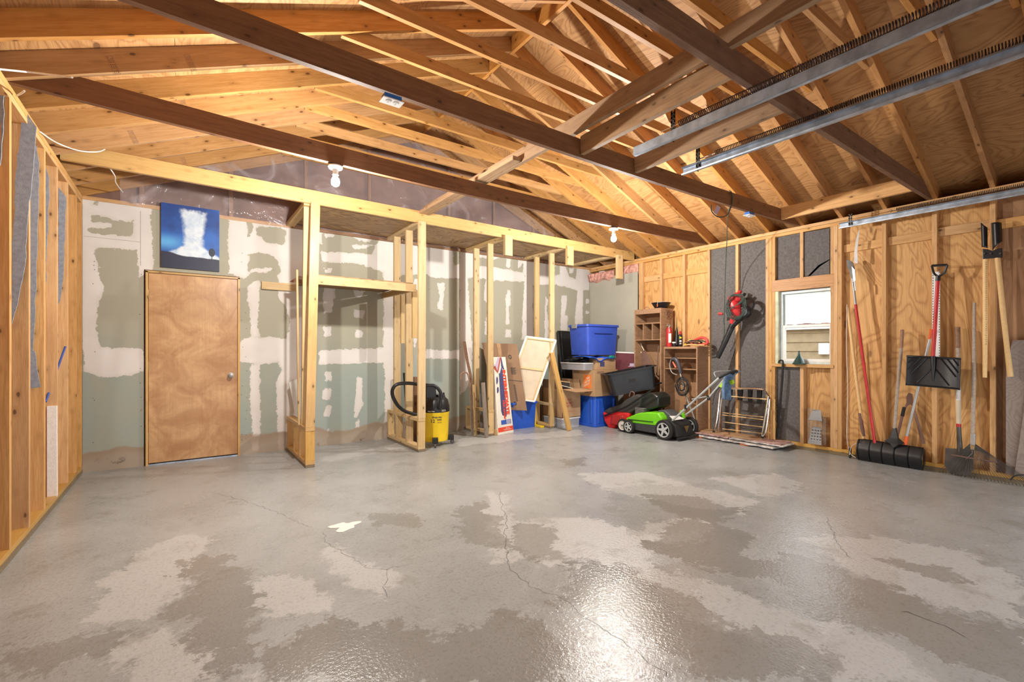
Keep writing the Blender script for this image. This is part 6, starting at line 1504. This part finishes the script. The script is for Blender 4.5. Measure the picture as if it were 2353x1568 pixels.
# leaf rake
rk = thing('leaf_rake', (6.05, 1.0, 0), 'wire-tine leaf rake standing tines-down at the far right of the stud wall', 'rake')
MB().tube([g(2239, 696, 6.12), g(2238, 850, 6.09), g(2235, 1000, 6.05)], [.013, .015, .0155], 10).build('handle', M_handleg, rk, smooth=True)
MB().prism([g(2230, 997, 6.03), g(2241, 998, 6.03), g(2240, 1024, 6.02), g(2229, 1023, 6.02)], (.03, 0, 0)).build('ferrule', M_silver, rk, bevel=.003)
MB().prism([g(2229, 1023, 6.03), g(2240, 1024, 6.03), g(2239, 1034, 6.02), g(2230, 1033, 6.02)], (.02, 0, 0)).build('clamp_block', M_brass, rk)
hub = g(2235, 1020, 6.04); nt_ = 30; tips = []
for k in range(nt_):
    f = k / (nt_ - 1); y = 1.265 + (.62 - 1.265) * f
    x = 6.03 - .02 * math.sin(math.pi * f); a = hub + Vector((0, (f - .5) * -.03, 0)); tip = Vector((x + .0, y, .03)); mid = a.lerp(tip, .55) + Vector((-.005, 0, .0))
    MB().tube([a, mid, tip, tip + Vector((.025, 0, -.022))], .0022, 5).build('tine', M_steel, rk)
a, c = hub.lerp(Vector((6.02, 1.265, .03)), .42), hub.lerp(Vector((6.02, .62, .03)), .42)
a, c = g(2186, 1046, 6.03), g(2292, 1063, 6.03)
MB().tube([a, a.lerp(c, .5) + Vector((-.004, 0, 0)), c], .008, 6).build('spreader_bar', M_brown, rk)
MB().tube([g(2233, 1030, 6.02), g(2234, 1042, 6.02), g(2219, 1056, 6.02)], .003, 5).tube([g(2237, 1030, 6.02), g(2239, 1042, 6.02), g(2253, 1060, 6.02)], .003, 5).build('brace_spring', M_chrome, rk)
# post hole digger
pd = thing('post_hole_digger', g(2275, 590, 6.08), 'clamshell post hole digger hanging with two pale wooden handles', 'digger')
def clam(pts, X, bow, name):
    q = [g(x, y, X) for x, y in pts]
    def f(u, v):
        p_ = q[0].lerp(q[1], u).lerp(q[3].lerp(q[2], u), v); return p_ + Vector((-bow * (1 - (2 * u - 1) ** 2), 0, 0))
    MB().grid(f, 10, 14).build(name, M_blkp, pd, smooth=True, solid=.004)
clam([(2254, 512), (2269, 524), (2269, 570), (2256, 568)], 6.07, .02, 'clam_blade'); clam([(2278, 513), (2301, 512), (2303, 555), (2281, 575)], 6.07, .035, 'clam_blade')
MB().prism([g(x, y, 6.06) for x, y in [(2257, 572), (2270, 573), (2280, 577), (2290, 572), (2302, 570), (2303, 592), (2285, 593), (2272, 594), (2258, 596)]], (.03, 0, 0)).build('pivot_bracket', M_blkp, pd, bevel=.004)
for px in (2262, 2276, 2298): MB().lathe([(.008, 0), (.008, .008)], 8, Matrix.Translation(g(px, 583, 6.055)) @ Matrix.Rotation(R(-90), 4, 'Y')).build('bolt', M_steel, pd)
MB().tube([g(2264, 594, 6.08), g(2264, 780, 6.08), g(2263, 868, 6.08)], [.0185, .0185, .0155], 12).build('handle', M_handle, pd, smooth=True)
mb = MB()
for k in range(38): mb.box(6.0605, 6.0615, g(2266, 600, 6.06).y - .002, g(2266, 600, 6.06).y + .002, g(2266, 602, 6.06).z - k * .0205 - .006, g(2266, 602, 6.06).z - k * .0205)
mb.build('ruler_marks', M_ink, pd)
MB().tube([g(2292, 592, 6.08), g(2305, 720, 6.08), g(2314, 800, 6.08), g(2322, 866, 6.08)], [.0195, .0195, .0185, .0215], 12).build('handle', M_handle, pd, smooth=True)
# grey sheets leaning at far right
tag(MB().prism([(6.125, .83, .078), (6.125, .25, .078), (6.14, .25, 1.32), (6.14, .79, 1.30), (6.13, .83, 1.05)], (.012, 0, 0)).build('grey_sheet', M_plygray), 'grey weathered plywood sheet leaning at the far right of the stud wall', 'sheet')
tag(MB().prism([(6.10, .775, .078), (6.10, .20, .078), (6.12, .20, 1.25), (6.12, .66, 1.25)], (.012, 0, 0)).build('grey_sheet', M_plygray), 'second greyish sheet with a slanted edge in front of the other at far right', 'sheet')
tag(MB().tube(catmull([g(2322, 1104, 5.98), g(2330, 1095, 5.98), g(2345, 1092, 5.98), g(2360, 1094, 5.98), g(2364, 1108, 5.98)], 5), .006, 6).build('black_hose_loop', M_blkr, smooth=True), 'black hose loop on the floor at the right edge', 'hose')
